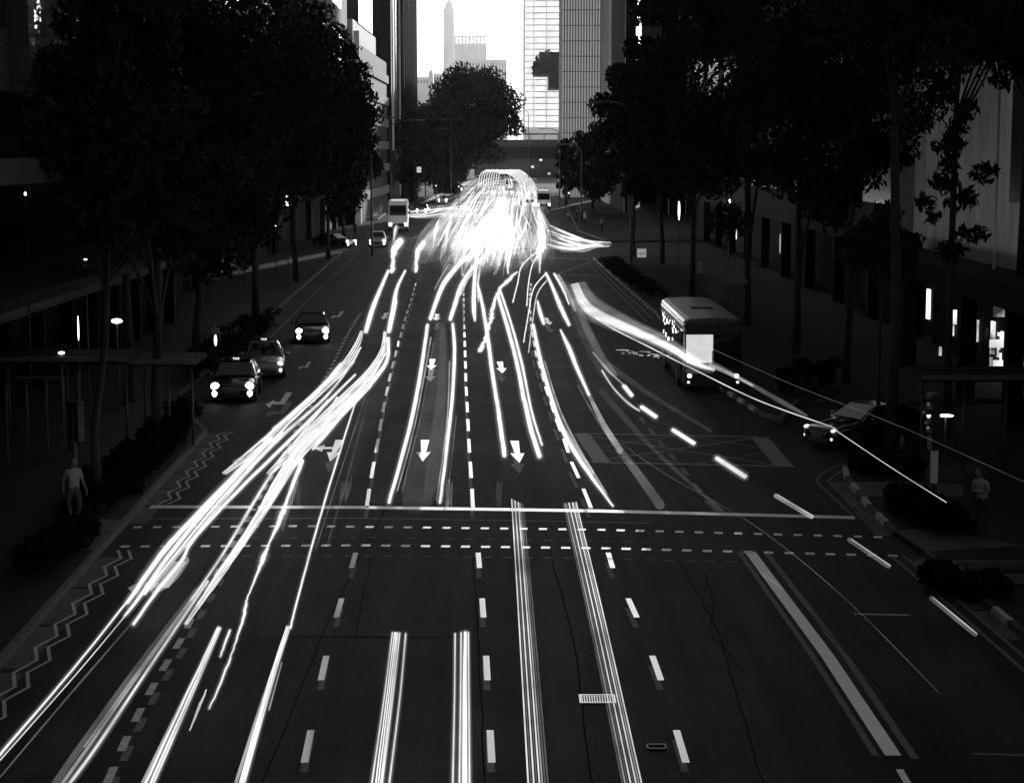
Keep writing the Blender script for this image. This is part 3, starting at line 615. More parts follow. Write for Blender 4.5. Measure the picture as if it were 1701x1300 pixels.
part('rail', POLE, o, (0, 1.5, 1.9, 1.96, 2.55, 2.63))
def lamp_post(px, Y, ytop, arm, label, pyg=None, twin=False):
    q = AT(px, ytop, Y); o = empty('street_lamp', (q.x, Y, .05), label=label, cat='street lamp', group='tall street lamps')
    b = MB(); h = q.z; b.tube([(0, 0, -.1), (0, 0, h*.5), (0, 0, h-1.2)], [.14, .1, .08], 10); b.build('pole', POLE, o, smooth=True)
    for s in ((1, -1) if twin else (1,)):
        aa = arm*s; b = MB(); pts = [(aa*(1-math.cos(t)), 0, h-1.2+1.2*math.sin(t)) for t in [math.pi/2*k/6 for k in range(7)]]; pts.append((aa*1.5, 0, h+.02))
        b.tube(pts, .06, 8); b.build('arm', POLE, o, smooth=True)
        b = MB(); b.cbox((aa*1.6, 0, h-.02), (abs(aa)*.5, .3, .14)); b.build('lamp_head', SIGND, o, bevel=.03)
lamp_post(616, 178, 196, 1.3, 'street lamp in front of the left trees, leftmost of the far lamps'); lamp_post(648, 235, 200, 2.4, 'street lamp with a long arm curving right, beside the white lorry')
lamp_post(706, 330, 214, 2.2, 'far street lamp between the lorry and the twin lamp'); lamp_post(749, 380, 198, 1.0, 'far twin-armed street lamp before the big round tree', twin=True)
lamp_post(878, 480, 184, -.9, 'thin far lamp before the tall white tower'); lamp_post(930, 330, 214, -2.0, 'far street lamp at the right edge of the bright gap')
lamp_post(966, 260, 240, -1.6, 'street lamp right of the far minibus'); lamp_post(1051, 165, 170, -2.0, 'tall street lamp before the right trees, beside the hanging banner')
o = empty('banner', (*AT(1047, 300, 164.5).xy, 0.1), label='narrow pale banner hanging on a post beside the right street lamp', cat='banner')
part('cloth', SIGND, o, (-.24, .24, 0, .03, 4.2, 7.6)); b = MB(); b.tube([(.3, 0, 0), (.3, 0, 7.8)], .04); b.build('post', POLE, o); part('bracket', POLE, o, (-.24, .3, 0, .04, 7.6, 7.68))
def text(par, s, size, loc, m, rot=(R(90), 0, 0), name='lettering'):
    cu = bpy.data.curves.new(name, 'FONT'); cu.body = s; cu.size = size; cu.extrude = .004; cu.align_x = 'CENTER'; cu.align_y = 'CENTER'
    t = bpy.data.objects.new(name, cu); C.objects.link(t); dg = bpy.context.evaluated_depsgraph_get(); me = bpy.data.meshes.new_from_object(t.evaluated_get(dg))
    bpy.data.objects.remove(t); t = bpy.data.objects.new(name, me); C.objects.link(t); t.parent = par; t.location = loc; t.rotation_euler = rot; me.materials.append(m); return t
def sign(px, py0, py1, Y, wd, label, m=SIGNW, name='road_sign'):
    a = AT(px, py0, Y); c = AT(px, py1, Y); o = empty(name, (a.x, Y, .05), label=label, cat='sign'); hw = wd/2
    b = MB(); b.box(-hw, hw, -.03, 0, c.z, a.z); b.build('panel', m, o, bevel=.01); b = MB(); b.tube([(0, .04, 0), (0, .04, a.z+.1)], .035, 8); b.build('post', POLE, o); 
    part('bar', SIGND, o, (-hw*.7, hw*.7, -.04, -.03, (a.z+c.z)/2-.04, (a.z+c.z)/2+.03)); return o
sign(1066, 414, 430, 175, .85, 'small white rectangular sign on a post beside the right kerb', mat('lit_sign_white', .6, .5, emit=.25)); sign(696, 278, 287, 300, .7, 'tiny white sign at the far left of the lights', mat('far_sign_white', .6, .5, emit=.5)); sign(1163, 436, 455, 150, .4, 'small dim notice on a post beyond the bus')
q = AT(1192, 486, 92); o = empty('warning_sign', (q.x, 92, .13), label='diamond-shaped sign seen from the back, dark, beyond the bus', cat='sign')
b = MB(); b.cbox((0, 0, q.z), (.82, .03, .82), Matrix.Rotation(R(45), 3, 'Y')); b.build('plate', SIGND, o); b = MB(); b.tube([(0, .05, 0), (0, .05, q.z+.3)], .04); b.build('post', POLE, o)
q = AT(1222, 472, 84); o = empty('street_name_sign', (q.x, 84, .13), label='dark flat name board on a thin post beside the bus roof', cat='sign')
part('board', SIGND, o, (-.5, .52, 0, .03, q.z-.12, q.z+.12)); b = MB(); b.tube([(0, .05, 0), (0, .05, q.z+.15)], .03); b.build('post', POLE, o)
def signal(px, py, h, label, rz=0, lit=None, Y=None, group='traffic signals'):
    q = G(px, py) if Y is None else AT(px, py, Y); o = empty('traffic_signal', (q.x, q.y, .1), rz, label, 'traffic signal', group)
    b = MB(); b.tube([(0, 0, -.05), (0, 0, h)], [.07, .055], 10); b.build('pole', POLE, o, smooth=True)
    hd = MB(); hd.box(-.19, .19, -.2, .05, h-.95, h+.15); hb = hd.build('signal_head', BLKPL, o, bevel=.03)
    for k in range(3):
        b = MB(); z = h-.1-k*.32; b.tube([(0, -.2, z), (0, -.22, z)], .1, 14); b.build('lens', LED if lit == k else GLASS, hb, smooth=False)
        b = MB(); pts = [(.12*math.cos(t), .12*math.sin(t)) for t in [math.pi*j/8 for j in range(9)]]
        b.add([(x, yy, z+zz) for yy in (-.2, -.36) for x, zz in pts], [(j, j+1, j+10, j+9) for j in range(8)]); b.build('visor', BLKPL, hb)
    return o
o = signal(1549, 868, 3.3, 'dark traffic signal post with white band at the right end of the crossing', rz=R(-75), lit=1)
part('white_band', SIGNW, o, (-.075, .075, -.075, .075, 1.0, 1.9)); b = MB(); b.box(-.12, .12, -.16, .02, 1.9, 2.3); b.build('push_button_box', BLKPL, o)
signal(128, 862, 3.0, 'traffic signal at the left end of the crossing behind the pale figure', rz=R(150))
for i, (px, py, Y, lab) in enumerate(((724, 300, 290, 'far signal left of the headlight tangle'), (762, 290, 300, 'far signal above the headlight tangle, left one'), (842, 285, 330, 'far signal with lit lamp above the brightest lights'), (945, 330, 240, 'far signal right of the minibus'))):
    p_ = AT(px, 250, Y); o = signal(px, 250, 4.6, lab, lit=i % 3, Y=Y, group='traffic signals')
q = G(1498, 752); o = empty('traffic_cone', (q.x, q.y, .13), label='small white-banded cone behind the turning car on the right', cat='cone')
b = MB(); b.tube([(0, 0, .04), (0, 0, .5)], [.13, .03], 14); b.build('cone_body', SIGND, o, smooth=True); part('base', BLKPL, o, (-.22, .22, -.22, .22, 0, .04))
def grate(x0, x1, y0, y1, m, label):
    a = G(x0, y1); c = G(x1, y0); o = empty('drain_grate', ((a.x+c.x)/2, (a.y+c.y)/2, .012), label=label, cat='drain grate'); hw = (c.x-a.x)/2; hl = (c.y-a.y)/2
    b = MB(); b.box(-hw, hw, -hl, -hl+.04, 0, .02); b.box(-hw, hw, hl-.04, hl, 0, .02); b.box(-hw, -hw+.03, -hl+.04, hl-.04, 0, .02); b.box(hw-.03, hw, -hl+.04, hl-.04, 0, .02); b.build('rim', m, o)
    b = MB()
    for i in range(13):
        x = -hw+.05+(2*hw-.1)*i/12
        for k in (-1, 0, 1): b.box(x-.012, x+.012, k*hl*.5-.09, k*hl*.5+.07, 0, .018)
    b.build('bars', m, o)
grate(963, 1021, 1155, 1169, mat('worn_steel', .7, .35, metal=.6), 'bright steel road grate lying across the second trail ribbon')
grate(1075, 1106, 1237, 1245, BLKPL, 'dark small road grate near the bottom of the picture')
o = empty('planter_frame', (*G(1660, 965).xy, .13), label='low pale rectangular kerb frame beside the near right pavement', cat='planter')
b = MB(); b.box(-1.0, 1.0, -.8, -.7, 0, .2); b.box(-1.0, 1.0, .7, .8, 0, .2); b.box(-1.0, -.9, -.7, .7, 0, .2); b.box(.9, 1.0, -.7, .7, 0, .2); b.build('frame', KERB, o)
def lantern(px, py, Y, hgt, wd, label):
    q = AT(px, py, Y); o = empty('lantern', (q.x, Y, 0), label=label, cat='lamp', group='small lamps along the pavements')
    b = MB(); b.sphere((0, 0, q.z), (wd/2, wd/2, hgt/2), 10, 8); b.build('globe', LAMP, o, smooth=True); b = MB(); b.tube([(0, 0, 0), (0, 0, q.z-hgt/2)], .035, 8); b.build('post', POLE, o)
for a in ((403, 370, 136, 1.1, .2, 'brightest tall lantern under the left trees'), (477, 334, 136, .9, .2, 'slim lantern right of the brightest one under the left trees'), (428, 338, 138, .3, .4, 'flat small lamp between the two tall lanterns on the left'),
          (419, 312, 138, .25, .3, 'small lamp highest under the left trees'), (458, 372, 138, .4, .1, 'thin lamp low under the left trees'), (262, 380, 100, .2, .25, 'tiny lamp among the leaves of the left tree'),
          (194, 533, 70, .18, .42, 'flat lamp behind the left covered walkway'), (102, 586, 60.5, .09, .22, 'small lamp on top of the left walkway roof'), (130, 545, 66, .9, .05, 'thin vertical lamp left of the bare trunk'),
          (42, 322, 75, .14, .1, 'tiny lamp by the stone building ledge'), (142, 431, 72, .05, .14, 'tiny paired lamp under the stone building canopy'), (1128, 350, 118, 1.2, .12, 'tall lantern in the middle of the right trees'),
          (1212, 335, 112, .3, .1, 'tiny lamp right of the tall lantern'), (358, 565, 84, .5, .12, 'soft lamp left behind the silver taxi'), (1571, 690, 58, .06, .5, 'small flat lamp behind the right signal')): lantern(*a)

# ------------------------------------------------------------------ vehicles
def loft(st, prof, cap=True):
    vs = []; n = len(prof(*st[0]))
    for s in st: vs += prof(*s)
    fs = [(i*n+k, (i+1)*n+k, (i+1)*n+(k+1) % n, i*n+(k+1) % n) for i in range(len(st)-1) for k in range(n)]
    if cap: fs.append(tuple(range(n))); fs.append(tuple((len(st)-1)*n+k for k in range(n-1, -1, -1)))
    return vs, fs
def wheel(par, x, y, r, w_=.22):
    tb = MB(); s = 1 if x > 0 else -1
    tb.tube([(x-w_/2, y, r), (x-w_/2+.03, y, r), (x+w_/2-.03, y, r), (x+w_/2, y, r)], [r*.92, r, r, r*.92], 22)
    t = tb.build('wheel', TYRE, par, smooth=False); rb = MB(); xo = x+s*w_/2
    rb.tube([(xo, y, r), (xo+s*.012, y, r)], r*.18, 12)
    for k in range(5):
        a = 2*math.pi*k/5; rot = Matrix.Rotation(a, 3, 'X'); c = rot @ Vector((0, 0, r*.4)); rb.cbox((xo+s*.008, y+c.y, r+c.z), (.012, r*.14, r*.5), rot)
    rb.build('rim', RIM, t); return t
def car(paint, label, loc, rz, taxi=None, hs=1.0, lights=True, name='parked_car', cat='car', group=None, hl=HEAD, plate=True, tall=0.0):
    o = empty(name, loc, rz, label, cat, group)
    def prof(y, zt, w_):
        p = [(0, y, .2), (w_*.85, y, .2), (w_*.96, y, .3), (w_, y, .52), (w_*.99, y, zt-.13), (w_*.93, y, zt-.03), (w_*.6, y, zt+.02), (0, y, zt+.035)]
        return p + [(-a, b_, c) for a, b_, c in p[-2:0:-1]]
    st = [(-2.32, .56, .66), (-2.27, .66, .76), (-2.1, .74, .85), (-1.6, .82, .9), (-1.0, .92, .91), (0, .95, .91), (1.2, .97, .91), (1.9, .99, .88), (2.2, .96, .82), (2.3, .8, .74)]
    v, f = loft(st, prof); b = MB(); b.add(v, f); b.build('body', paint, o, smooth=True)
    T = 1.44 + tall
    cab = [(-1.05, .93, .8, .8), (-.3, T-.02, .62, .62), (.35, T+.02, .63, .63), (1.0, T-.02, .61, .61), (1.8, .98, .76, .76)]
    b = MB(); vs = []
    for (y, z, wt, _) in cab: vs += [(-wt, y, z), (wt, y, z)]
    bv = [(-.86, y, .9) if abs(y) < 1.2 else (-.84, y, .9) for y in (-1.05, -.3, .35, 1.0, 1.8)] + [(.86, y, .9) for y in (-1.05, -.3, .35, 1.0, 1.8)]
    b.add(vs+bv, [(0, 1, 3, 2), (2, 3, 5, 4), (4, 5, 7, 6), (6, 7, 9, 8), (0, 2, 11, 10), (2, 4, 12, 11), (4, 6, 13, 12), (6, 8, 14, 13), (15, 16, 3, 1), (16, 17, 5, 3), (17, 18, 7, 5), (18, 19, 9, 7)])
    b.build('roof', paint, o, bevel=.03)
    def pane(nm, P, off):
        Pc = sum((Vector(p) for p in P), Vector())/4; q = [Vector(p).lerp(Pc, .1)+Vector(off)*.014 for p in P]; b = MB(); b.add(q, [(0, 1, 2, 3)]); return b.build(nm, GLASS, o)
    pane('windscreen', [(-.8, -1.05, .95), (.8, -1.05, .95), (.62, -.3, T-.02), (-.62, -.3, T-.02)], (0, -1, 1.4)); pane('rear_window', [(-.76, 1.8, 1.0), (.76, 1.8, 1.0), (.61, 1.0, T-.02), (-.61, 1.0, T-.02)], (0, 1, 1.4))
    for s in (-1, 1):
        pane('side_window', [(s*.85, -.85, .96), (s*.85, .3, .96), (s*.64, .3, T-.03), (s*.63, -.28, T-.03)], (s*1.2, 0, .4)); pane('side_window', [(s*.85, .38, .96), (s*.84, 1.5, .98), (s*.63, .98, T-.03), (s*.64, .38, T-.03)], (s*1.2, 0, .4))
        b = MB(); b.sphere((s*1.0, -.75, .98), (.12, .06, .08)); b.build('mirror', paint, o, smooth=True)
        b = MB(); b.sphere((s*.68, -2.2, .68), (.17*hs, .13, .15*hs), 12, 8); b.build('headlight', hl if lights else PGLASS, o, smooth=True)
        b = MB(); b.sphere((s*.67, -2.27, .40), (.13*hs, .07, .14*hs), 10, 6); b.build('lower_lamp_glow', hl if lights else PGLASS, o, smooth=True)  # lower glow added to imitate the headlight's blurred ghost
        b = MB(); b.cbox((s*.72, 2.26, .78), (.3, .06, .14)); b.build('tail_light', SIGND, o)
        wheel(o, s*.82, -1.4, .33); wheel(o, s*.82, 1.4, .33)
    b = MB(); b.box(-.42, .42, -2.345, -2.3, .5, .64); 
    for k in range(3): b.box(-.4, .4, -2.36, -2.345, .52+k*.045, .535+k*.045)
    b.build('grille', CHROME, o); b = MB(); b.box(-.5, .5, -2.34, -2.28, .24, .4); b.build('air_intake', BLKPL, o)
    if plate: b = MB(); b.box(-.26, .26, -2.375, -2.346, .42, .5); b.build('number_plate', SIGND, o)
    if taxi:
        b = MB(); b.box(-.3, .3, .0, .12, T+.03, T+.17); sg = b.build('roof_sign', BLKPL, o, bevel=.015); text(sg, taxi, .12, (0, -.012, T+.1), LED)
    return o
base_group = 'vehicles waiting in the left lay-by'
def cpos(px, py): p = G(px, py); return (p.x, p.y, .005)
def front_at(px, py, rz, L_=2.3):
    p = G(px, py); return (p.x - math.sin(rz)*(L_)*-1*-1, p.y + math.cos(rz)*L_, .005)
HDG = math.atan2(756-CX, F)   # road heading
car(BLACKP, 'black taxi with both headlamps blazing, foremost in the left lay-by', front_at(386, 670, R(4)), R(4), taxi='TAXI', name='taxi', cat='taxi', group=base_group)
car(SILVP, 'silver taxi with lit roof sign between the two black cars', front_at(440, 630, R(8)), R(8), taxi='TAXI', name='taxi', cat='taxi', group=base_group, hl=glow('dim_headlamp', 1.2), hs=.8)
car(BLACKP, 'black saloon with blazing headlamps, rearmost in the left lay-by', front_at(519, 572, R(6)), R(6), name='saloon_car', group=base_group)
sc = car(BLACKP, 'dark saloon turning out of the side road on the right', (0, 0, .005), R(-58), name='turning_car', hl=glow('small_headlamp', 1.0), hs=.45, tall=-.04)
q = G(1358, 745); sc.location = (q.x+1.95, q.y+1.2, .005)
dimhead = glow('far_headlamp', 5)
for i, (px, py, lab) in enumerate(((627, 411, 'small white car at the kerb left of the headlight tangle'),)):
    c_ = car(WHITEP, lab, front_at(px, py, R(3)), R(3), name='white_car', hl=dimhead, tall=.12)
for (px, py, rz, lab, pnt) in ((762, 318, 2, 'pale far car at the upper left of the headlight tangle', WHITEP), (735, 338, 0, 'far car below the pale one at the left of the tangle', SILVP), (700, 356, -3, 'far car beside the lorry', SILVP), (846, 324, 3, 'far car in the middle of the brightest lights', WHITEP), (880, 345, 2, 'far car left of the far minibus', SILVP), (585, 412, 60, 'bright-lamped car emerging from the left side street', BLACKP)):
    car(pnt, lab, front_at(px, py, R(rz)), R(rz), name='car', group='far cars in the headlight tangle' if rz < 50 else None, hl=HEAD, plate=False)

def boxy(name, label, cat, loc, rz, Lh, Wd, Ht, paint, roofm, group=None, bus=False, hl=HEAD):
    o = empty(name, loc, rz, label, cat, group); hw = Wd/2
    def prof(y, zt, w_):
        p = [(0, y, .3), (w_*.96, y, .3), (w_, y, .45), (w_, y, 1.4), (w_*.985, y, zt-.35), (w_*.93, y, zt-.1)]
        return p + [(-a, b_, c) for a, b_, c in p[:0:-1]]
    st = [(-Lh/2, Ht-.12, hw*.95), (-Lh/2+.12, Ht-.03, hw*.985), (-Lh/2+.5, Ht, hw), (Lh/2-.4, Ht, hw), (Lh/2, Ht-.1, hw*.96)]
    v, f = loft(st, prof); b = MB(); b.add(v, f); b.build('body', paint, o)
    def rprof(y, zt, w_): return [(w_*.93, y, zt-.1), (w_*.8, y, zt-.02), (0, y, zt+.03), (-w_*.8, y, zt-.02), (-w_*.93, y, zt-.1)]
    v, f = loft([(y, z+.006, w_) for y, z, w_ in st], rprof); b = MB(); b.add(v, f); rf = b.build('roof', roofm, o, smooth=False)
    return o, hw
# bus
p = G(1184, 652); rz = R(0.4)
bus, hw = boxy('bus', 'single-deck bus stopped at the right kerb with glowing half windscreen', 'bus', (p.x+math.sin(-rz)*5.7, p.y+math.cos(rz)*5.7, .005), rz, 11.4, 2.5, 3.1, BUSP, BUSROOF, bus=True)
Y0 = -5.7
part('roof_hatch', BLKPL, bus, (-.45, .45, -1.2, -.2, 3.13, 3.19)); part('destination_board', BLKPL, bus, (-1.05, 1.05, Y0-.02, Y0+.02, 2.5, 2.9))
part('windscreen', PANEGLOW, bus, (-1.13, -.02, Y0-.03, Y0-.005, 1.25, 2.42)); part('windscreen', GLASS, bus, (.04, 1.12, Y0-.03, Y0-.005, 1.05, 2.42)); part('lower_panel', MIDG, bus, (-1.13, -.02, Y0-.028, Y0-.005, .8, 1.22))  # left pane glows in place of a bright reflection
part('wiper', BLKPL, bus, (-.06, -.03, Y0-.06, Y0-.035, 1.1, 1.75)); part('door', GLASS, bus, (-1.3, -1.24, Y0+.6, Y0+1.8, .5, 2.5)); part('bumper', BLKPL, bus, (-1.2, 1.2, Y0-.06, Y0-.0, .3, .55))
part('gutter_rail', CHROME, bus, (-1.245, -1.2, Y0+.4, 5.5, 2.86, 2.92))
for i in range(6): part('side_window', GLASS, bus, (-1.262, -1.24, Y0+2.1+i*1.5, Y0+3.45+i*1.5, 1.3, 2.5)); part('side_window', GLASS, bus, (1.24, 1.262, Y0+2.1+i*1.5, Y0+3.45+i*1.5, 1.3, 2.5))
for i in range(22):
    yy = Y0+2.1+random.uniform(0, 7.5); zz = random.choice((random.uniform(2.05, 2.45), random.uniform(1.4, 1.75))); tl = random.uniform(-.25, .4); ln_ = random.uniform(.08, .26)
    b = MB(); b.tube([(-1.275, yy, zz), (-1.275, yy+tl, zz+ln_)], .014, 5); b.build('cabin_light', LED, bus)
for s in (-1, 1):
    b = MB(); b.sphere((s*.98, Y0-.03, .7), (.1, .05, .09), 12, 6); b.build('headlight', glow('bus_headlamp%d' % s, 2.5), bus, smooth=True)
    b = MB(); b.sphere((s*1.02, Y0-.06, .44), (.06, .03, .05), 8, 5); b.build('lower_lamp_glow', LED, bus, smooth=True)
    b = MB(); b.tube([(s*1.2, Y0, 2.5), (s*1.42, Y0-.25, 2.45), (s*1.45, Y0-.28, 2.2)], .02); m_ = b.build('mirror_arm', BLKPL, bus); b = MB(); b.cbox((s*1.45, Y0-.28, 2.0), (.2, .08, .38)); b.build('mirror', BLKPL, m_, bevel=.02)
    wheel(bus, s*1.13, Y0+2.6, .48, .28); wheel(bus, s*1.13, Y0+8.6, .48, .28)
def small_bus(px, py, Wd, Ht, label, name, cat, lamps=HEAD):
    q = G(px, py); o, hw = boxy(name, label, cat, (q.x, q.y+3, .005), R(2), 6, Wd, Ht, WHITEP, WHITEP); y0 = -3
    part('windscreen', GLASS, o, (-hw*.82, hw*.82, y0-.03, y0-.005, Ht*.5, Ht*.82)); part('grille', BLKPL, o, (-hw*.6, hw*.6, y0-.03, y0-.005, .55, .95)); part('bumper', CHROME, o, (-hw, hw, y0-.08, y0-.005, .3, .5))
    for s in (-1, 1):
        b = MB(); b.sphere((s*hw*.78, y0-.03, .85), (.2, .07, .16)); b.build('headlight', lamps, o, smooth=True); wheel(o, s*(hw-.13), -1.9, .38, .25); wheel(o, s*(hw-.13), 1.8, .38, .25)
        b = MB(); b.cbox((s*(hw+.14), y0+.1, Ht*.6), (.16, .08, .34)); b.build('mirror', BLKPL, o)
    for s in (-1, 1): part('side_window', GLASS, o, (s*(hw+.008)-.01, s*(hw+.008)+.01, -2.4, 2.4, Ht*.52, Ht*.8))
    part('marker_light', glow(label[:8]+'_marker', .7), o, (-hw*.7, hw*.7, y0-.02, y0+.3, Ht-.14, Ht+.06))
small_bus(660, 384, 2.5, 3.9, 'tall white lorry with bright cab at the left of the headlight tangle', 'lorry', 'lorry'); small_bus(902, 348, 2.5, 3.3, 'white minibus right of the headlight tangle', 'minibus', 'minibus')

# ------------------------------------------------------------------ people
def person(loc, rz, label, top, legs, pose='stand', hscale=1.0, group=None, phone=False):
    o = empty('person', loc, rz, label, 'person', group); s = hscale
    J = {}; E = []; RAD = []
    def j(n, p, r, par=None):
        J[n] = len(RAD); RAD.append((Vector(p)*s, r*s))
        if par: E.append((J[par], J[n]))
    st = .16 if pose == 'walk' else 0.0; fwd = -.16 if phone else -.02
    j('pel', (0, 0, .95), .15); j('wa', (0, -.01, 1.1), .135, 'pel'); j('ch', (0, fwd*.3, 1.3), .16, 'wa'); j('nk0', (0, fwd*.6, 1.46), .09, 'ch'); j('nk', (0, fwd*.8, 1.53), .055, 'nk0')
    for k, sg in (('l', -1), ('r', 1)):
        f = st*sg
        j('hip'+k, (sg*.1, 0, .88), .1, 'pel'); j('kn'+k, (sg*.11, -f*.8-.02, .5), .065, 'hip'+k); j('an'+k, (sg*.11, f*.9, .09), .042, 'kn'+k); j('to'+k, (sg*.13, f*.9-.18, .035), .035, 'an'+k)
        j('sh'+k, (sg*.19, fwd*.6, 1.42), .065, 'ch')
        if phone: ell = (sg*.25, -.08, 1.16); wr = (sg*.08, -.34, 1.2); dv = Vector((-sg*.35, -.75, .3))
        else: ell = (sg*.24, .04-f*.5, 1.15); wr = (sg*.24, -.06-f*1.2, .9); dv = Vector((0, -.15, -1))
        j('el'+k, ell, .045, 'sh'+k); j('wr'+k, wr, .03, 'el'+k); wv = Vector(wr); dv.normalize(); sv = Vector((0, 1, 0)) if not phone else Vector((0, 0, 1)); sv = (sv-dv*sv.dot(dv)).normalized()
        j('pa'+k, wv+dv*.07, .034, 'wr'+k)
        for q in range(4):
            b0 = wv+dv*.1+sv*(q-1.5)*.02; cr = Vector((-sg, 0, 0)) if not phone else Vector((0, 0, 1)).cross(dv)*sg
            j('f%d%s' % (q, k), b0+dv*.03, .01, 'pa'+k); j('g%d%s' % (q, k), b0+dv*(.06-.006*abs(q-1.2))+cr*.015, .008, 'f%d%s' % (q, k))
        j('t0'+k, wv+dv*.05-sv*.045, .011, 'pa'+k); j('t1'+k, wv+dv*.085-sv*.06, .009, 't0'+k)
    me = bpy.data.meshes.new('body'); me.from_pydata([tuple(p) for p, _ in RAD], E, []); ob = bpy.data.objects.new('body', me); C.objects.link(ob); ob.parent = o
    sk = ob.modifiers.new('skin', 'SKIN'); 
    if not me.skin_vertices: me.skin_vertices.new() if hasattr(me.skin_vertices, 'new') else None
    bm = bmesh.new(); bm.from_mesh(me); ly = bm.verts.layers.skin.verify(); bm.verts.ensure_lookup_table()
    for i, v in enumerate(bm.verts): r = RAD[i][1]; v[ly].radius = (r, r); v[ly].use_root = (i == 0)
    bm.to_mesh(me); bm.free(); sk.use_smooth_shade = True; sb = ob.modifiers.new('sub', 'SUBSURF'); sb.levels = 1; sb.render_levels = 1
    dg = bpy.context.evaluated_depsgraph_get(); m2 = bpy.data.meshes.new_from_object(ob.evaluated_get(dg)); ob.modifiers.clear(); ob.data = m2
    m2.materials.clear(); m2.materials.append(SKIN); m2.materials.append(top); m2.materials.append(legs); m2.materials.append(BLKPL)
    for p_ in m2.polygons:
        c = p_.center/s; arm = abs(c.x) > .2 or (phone and c.y < -.2)
        p_.material_index = 3 if c.z < .1 else 2 if c.z < .98 and not (abs(c.x) > .2) else 1 if (c.z < 1.49 and (not arm or c.z > 1.2)) else 0
        p_.use_smooth = True
    hy = fwd*.8-.02-(.05 if phone else 0); hd = MB()
    hd.sphere((0, hy, 1.66), (.078, .098, .118), 16, 12); hd.sphere((0, hy-.1, 1.645), (.014, .02, .024), 8, 6); hd.cbox((0, hy-.088, 1.6), (.045, .02, .012)); 
    for sg in (-1, 1): hd.sphere((sg*.08, hy, 1.65), (.012, .025, .032), 8, 6); hd.sphere((sg*.03, hy-.088, 1.672), (.013, .01, .008), 8, 5, mi=1)
    for i in range(len(hd.v)): hd.v[i] = tuple(Vector(hd.v[i])*s)
    hd.build('head', [SKIN, BLKPL], ob, smooth=True)
    hr = MB(); hr.sphere((0, hy+.022*s, 1.69*s), (.088*s, .1*s, .105*s), 14, 10); hr.build('hair', HAIR, ob, smooth=True)
    if phone: b = MB(); b.cbox((0, -.46*s, 1.26*s), (.075, .012, .15), Matrix.Rotation(R(-35), 3, 'X')); b.build('phone', BLKPL, o)
    return o
def at_ground(px, py, z=.13): q = G(px, py, z); return (q.x, q.y, z)
person(at_ground(1630, 888), R(-50), 'person in pale shirt and dark trousers looking down at hands', CLOTHP, CLOTHD, phone=True)
person(at_ground(124, 868), R(40), 'person in pale clothes walking at the left end of the crossing', CLOTHP, CLOTHM, pose='walk')
for px, py, rz, tp_, lab in ((357, 596, 10, CLOTHP, 'person in pale top behind the front taxi'), (1536, 452, 80, CLOTHD, None), (945, 372, 10, CLOTHP, 'person waiting at the far right corner in pale top'), (958, 370, 30, CLOTHD, 'person in dark clothes at the far right corner'), (972, 374, -20, CLOTHP, 'person nearest the side street at the far right corner'), (1000, 384, 60, CLOTHP, 'person walking under the right trees by the side street'), (590, 395, 0, CLOTHD, 'person on the left corner by the emerging car')):
    if lab: person(at_ground(px, py), R(rz), lab, tp_, CLOTHD, pose='walk', group='people waiting in the distance')
# parked bicycle behind the side road
q = G(1340, 662, .13); o = empty('bicycle', (q.x, q.y, .13), R(8), 'dark bicycle leaning by the bushes across the side road', 'bicycle')
for x in (-.5, .5):
    b = MB(); b.tube([(x+.32*math.cos(t), 0, .34+.32*math.sin(t)) for t in [2*math.pi*k/20 for k in range(21)]], .02, 6); b.build('wheel', TYRE, o)
b = MB(); b.tube([(-.5, 0, .34), (-.15, 0, .8), (.4, 0, .85), (.5, 0, .34)], .02); b.tube([(-.15, 0, .8), (0, 0, .3), (.4, 0, .8)], .02); b.tube([(-.5, 0, .34), (0, 0, .3)], .015); b.build('frame', POLE, o)
b = MB(); b.cbox((-.2, 0, .9), (.24, .12, .05)); b.build('saddle', BLKPL, o); b = MB(); b.tube([(.38, -.25, 1.0), (.4, 0, .95), (.38, .25, 1.0)], .015); b.build('handlebar', BLKPL, o)

# ------------------------------------------------------------------ trails of light left by the passing lamps, at lamp height above the road
def smooth_path(P, n=6):
    if len(P) < 3: return P
    out = []
    for i in range(len(P)-1):
        p0, p1, p2, p3 = P[max(i-1, 0)], P[i], P[i+1], P[min(i+2, len(P)-1)]
        for k in range(n):
            t = k/n; out.append(tuple(.5*((2*p1[a])+(-p0[a]+p2[a])*t+(2*p0[a]-5*p1[a]+4*p2[a]-p3[a])*t*t+(-p0[a]+3*p1[a]-3*p2[a]+p3[a])*t**3) for a in range(3)))
    out.append(P[-1]); return out
def strand(b, pts, z=.65, wob=0.0, mi=None, dx=0, halo=False):
    P = smooth_path([tuple(p) for p in pts]); q = []; r = []
    for (x, y, w_) in P:
        v = G(x+dx, y, z); d = v.y; w2 = max(w_, 1.0)
        q.append(v + Vector((random.uniform(-1, 1)*wob, 0, random.uniform(-1, 1)*wob*.3))); r.append(max(w2*d/F/2*(.84 if halo else 1), .004)*random.uniform(1-wob*3, 1+wob*3))
    b.tube(q, r, 8, mi=mi)
    if halo: b.tube(q, [x*1.45+.012 for x in r], 8, mi=1); b.tube(q, [x*2.1+.03 for x in r], 8, mi=2)
TG = 'long light trails left by passing headlamps'
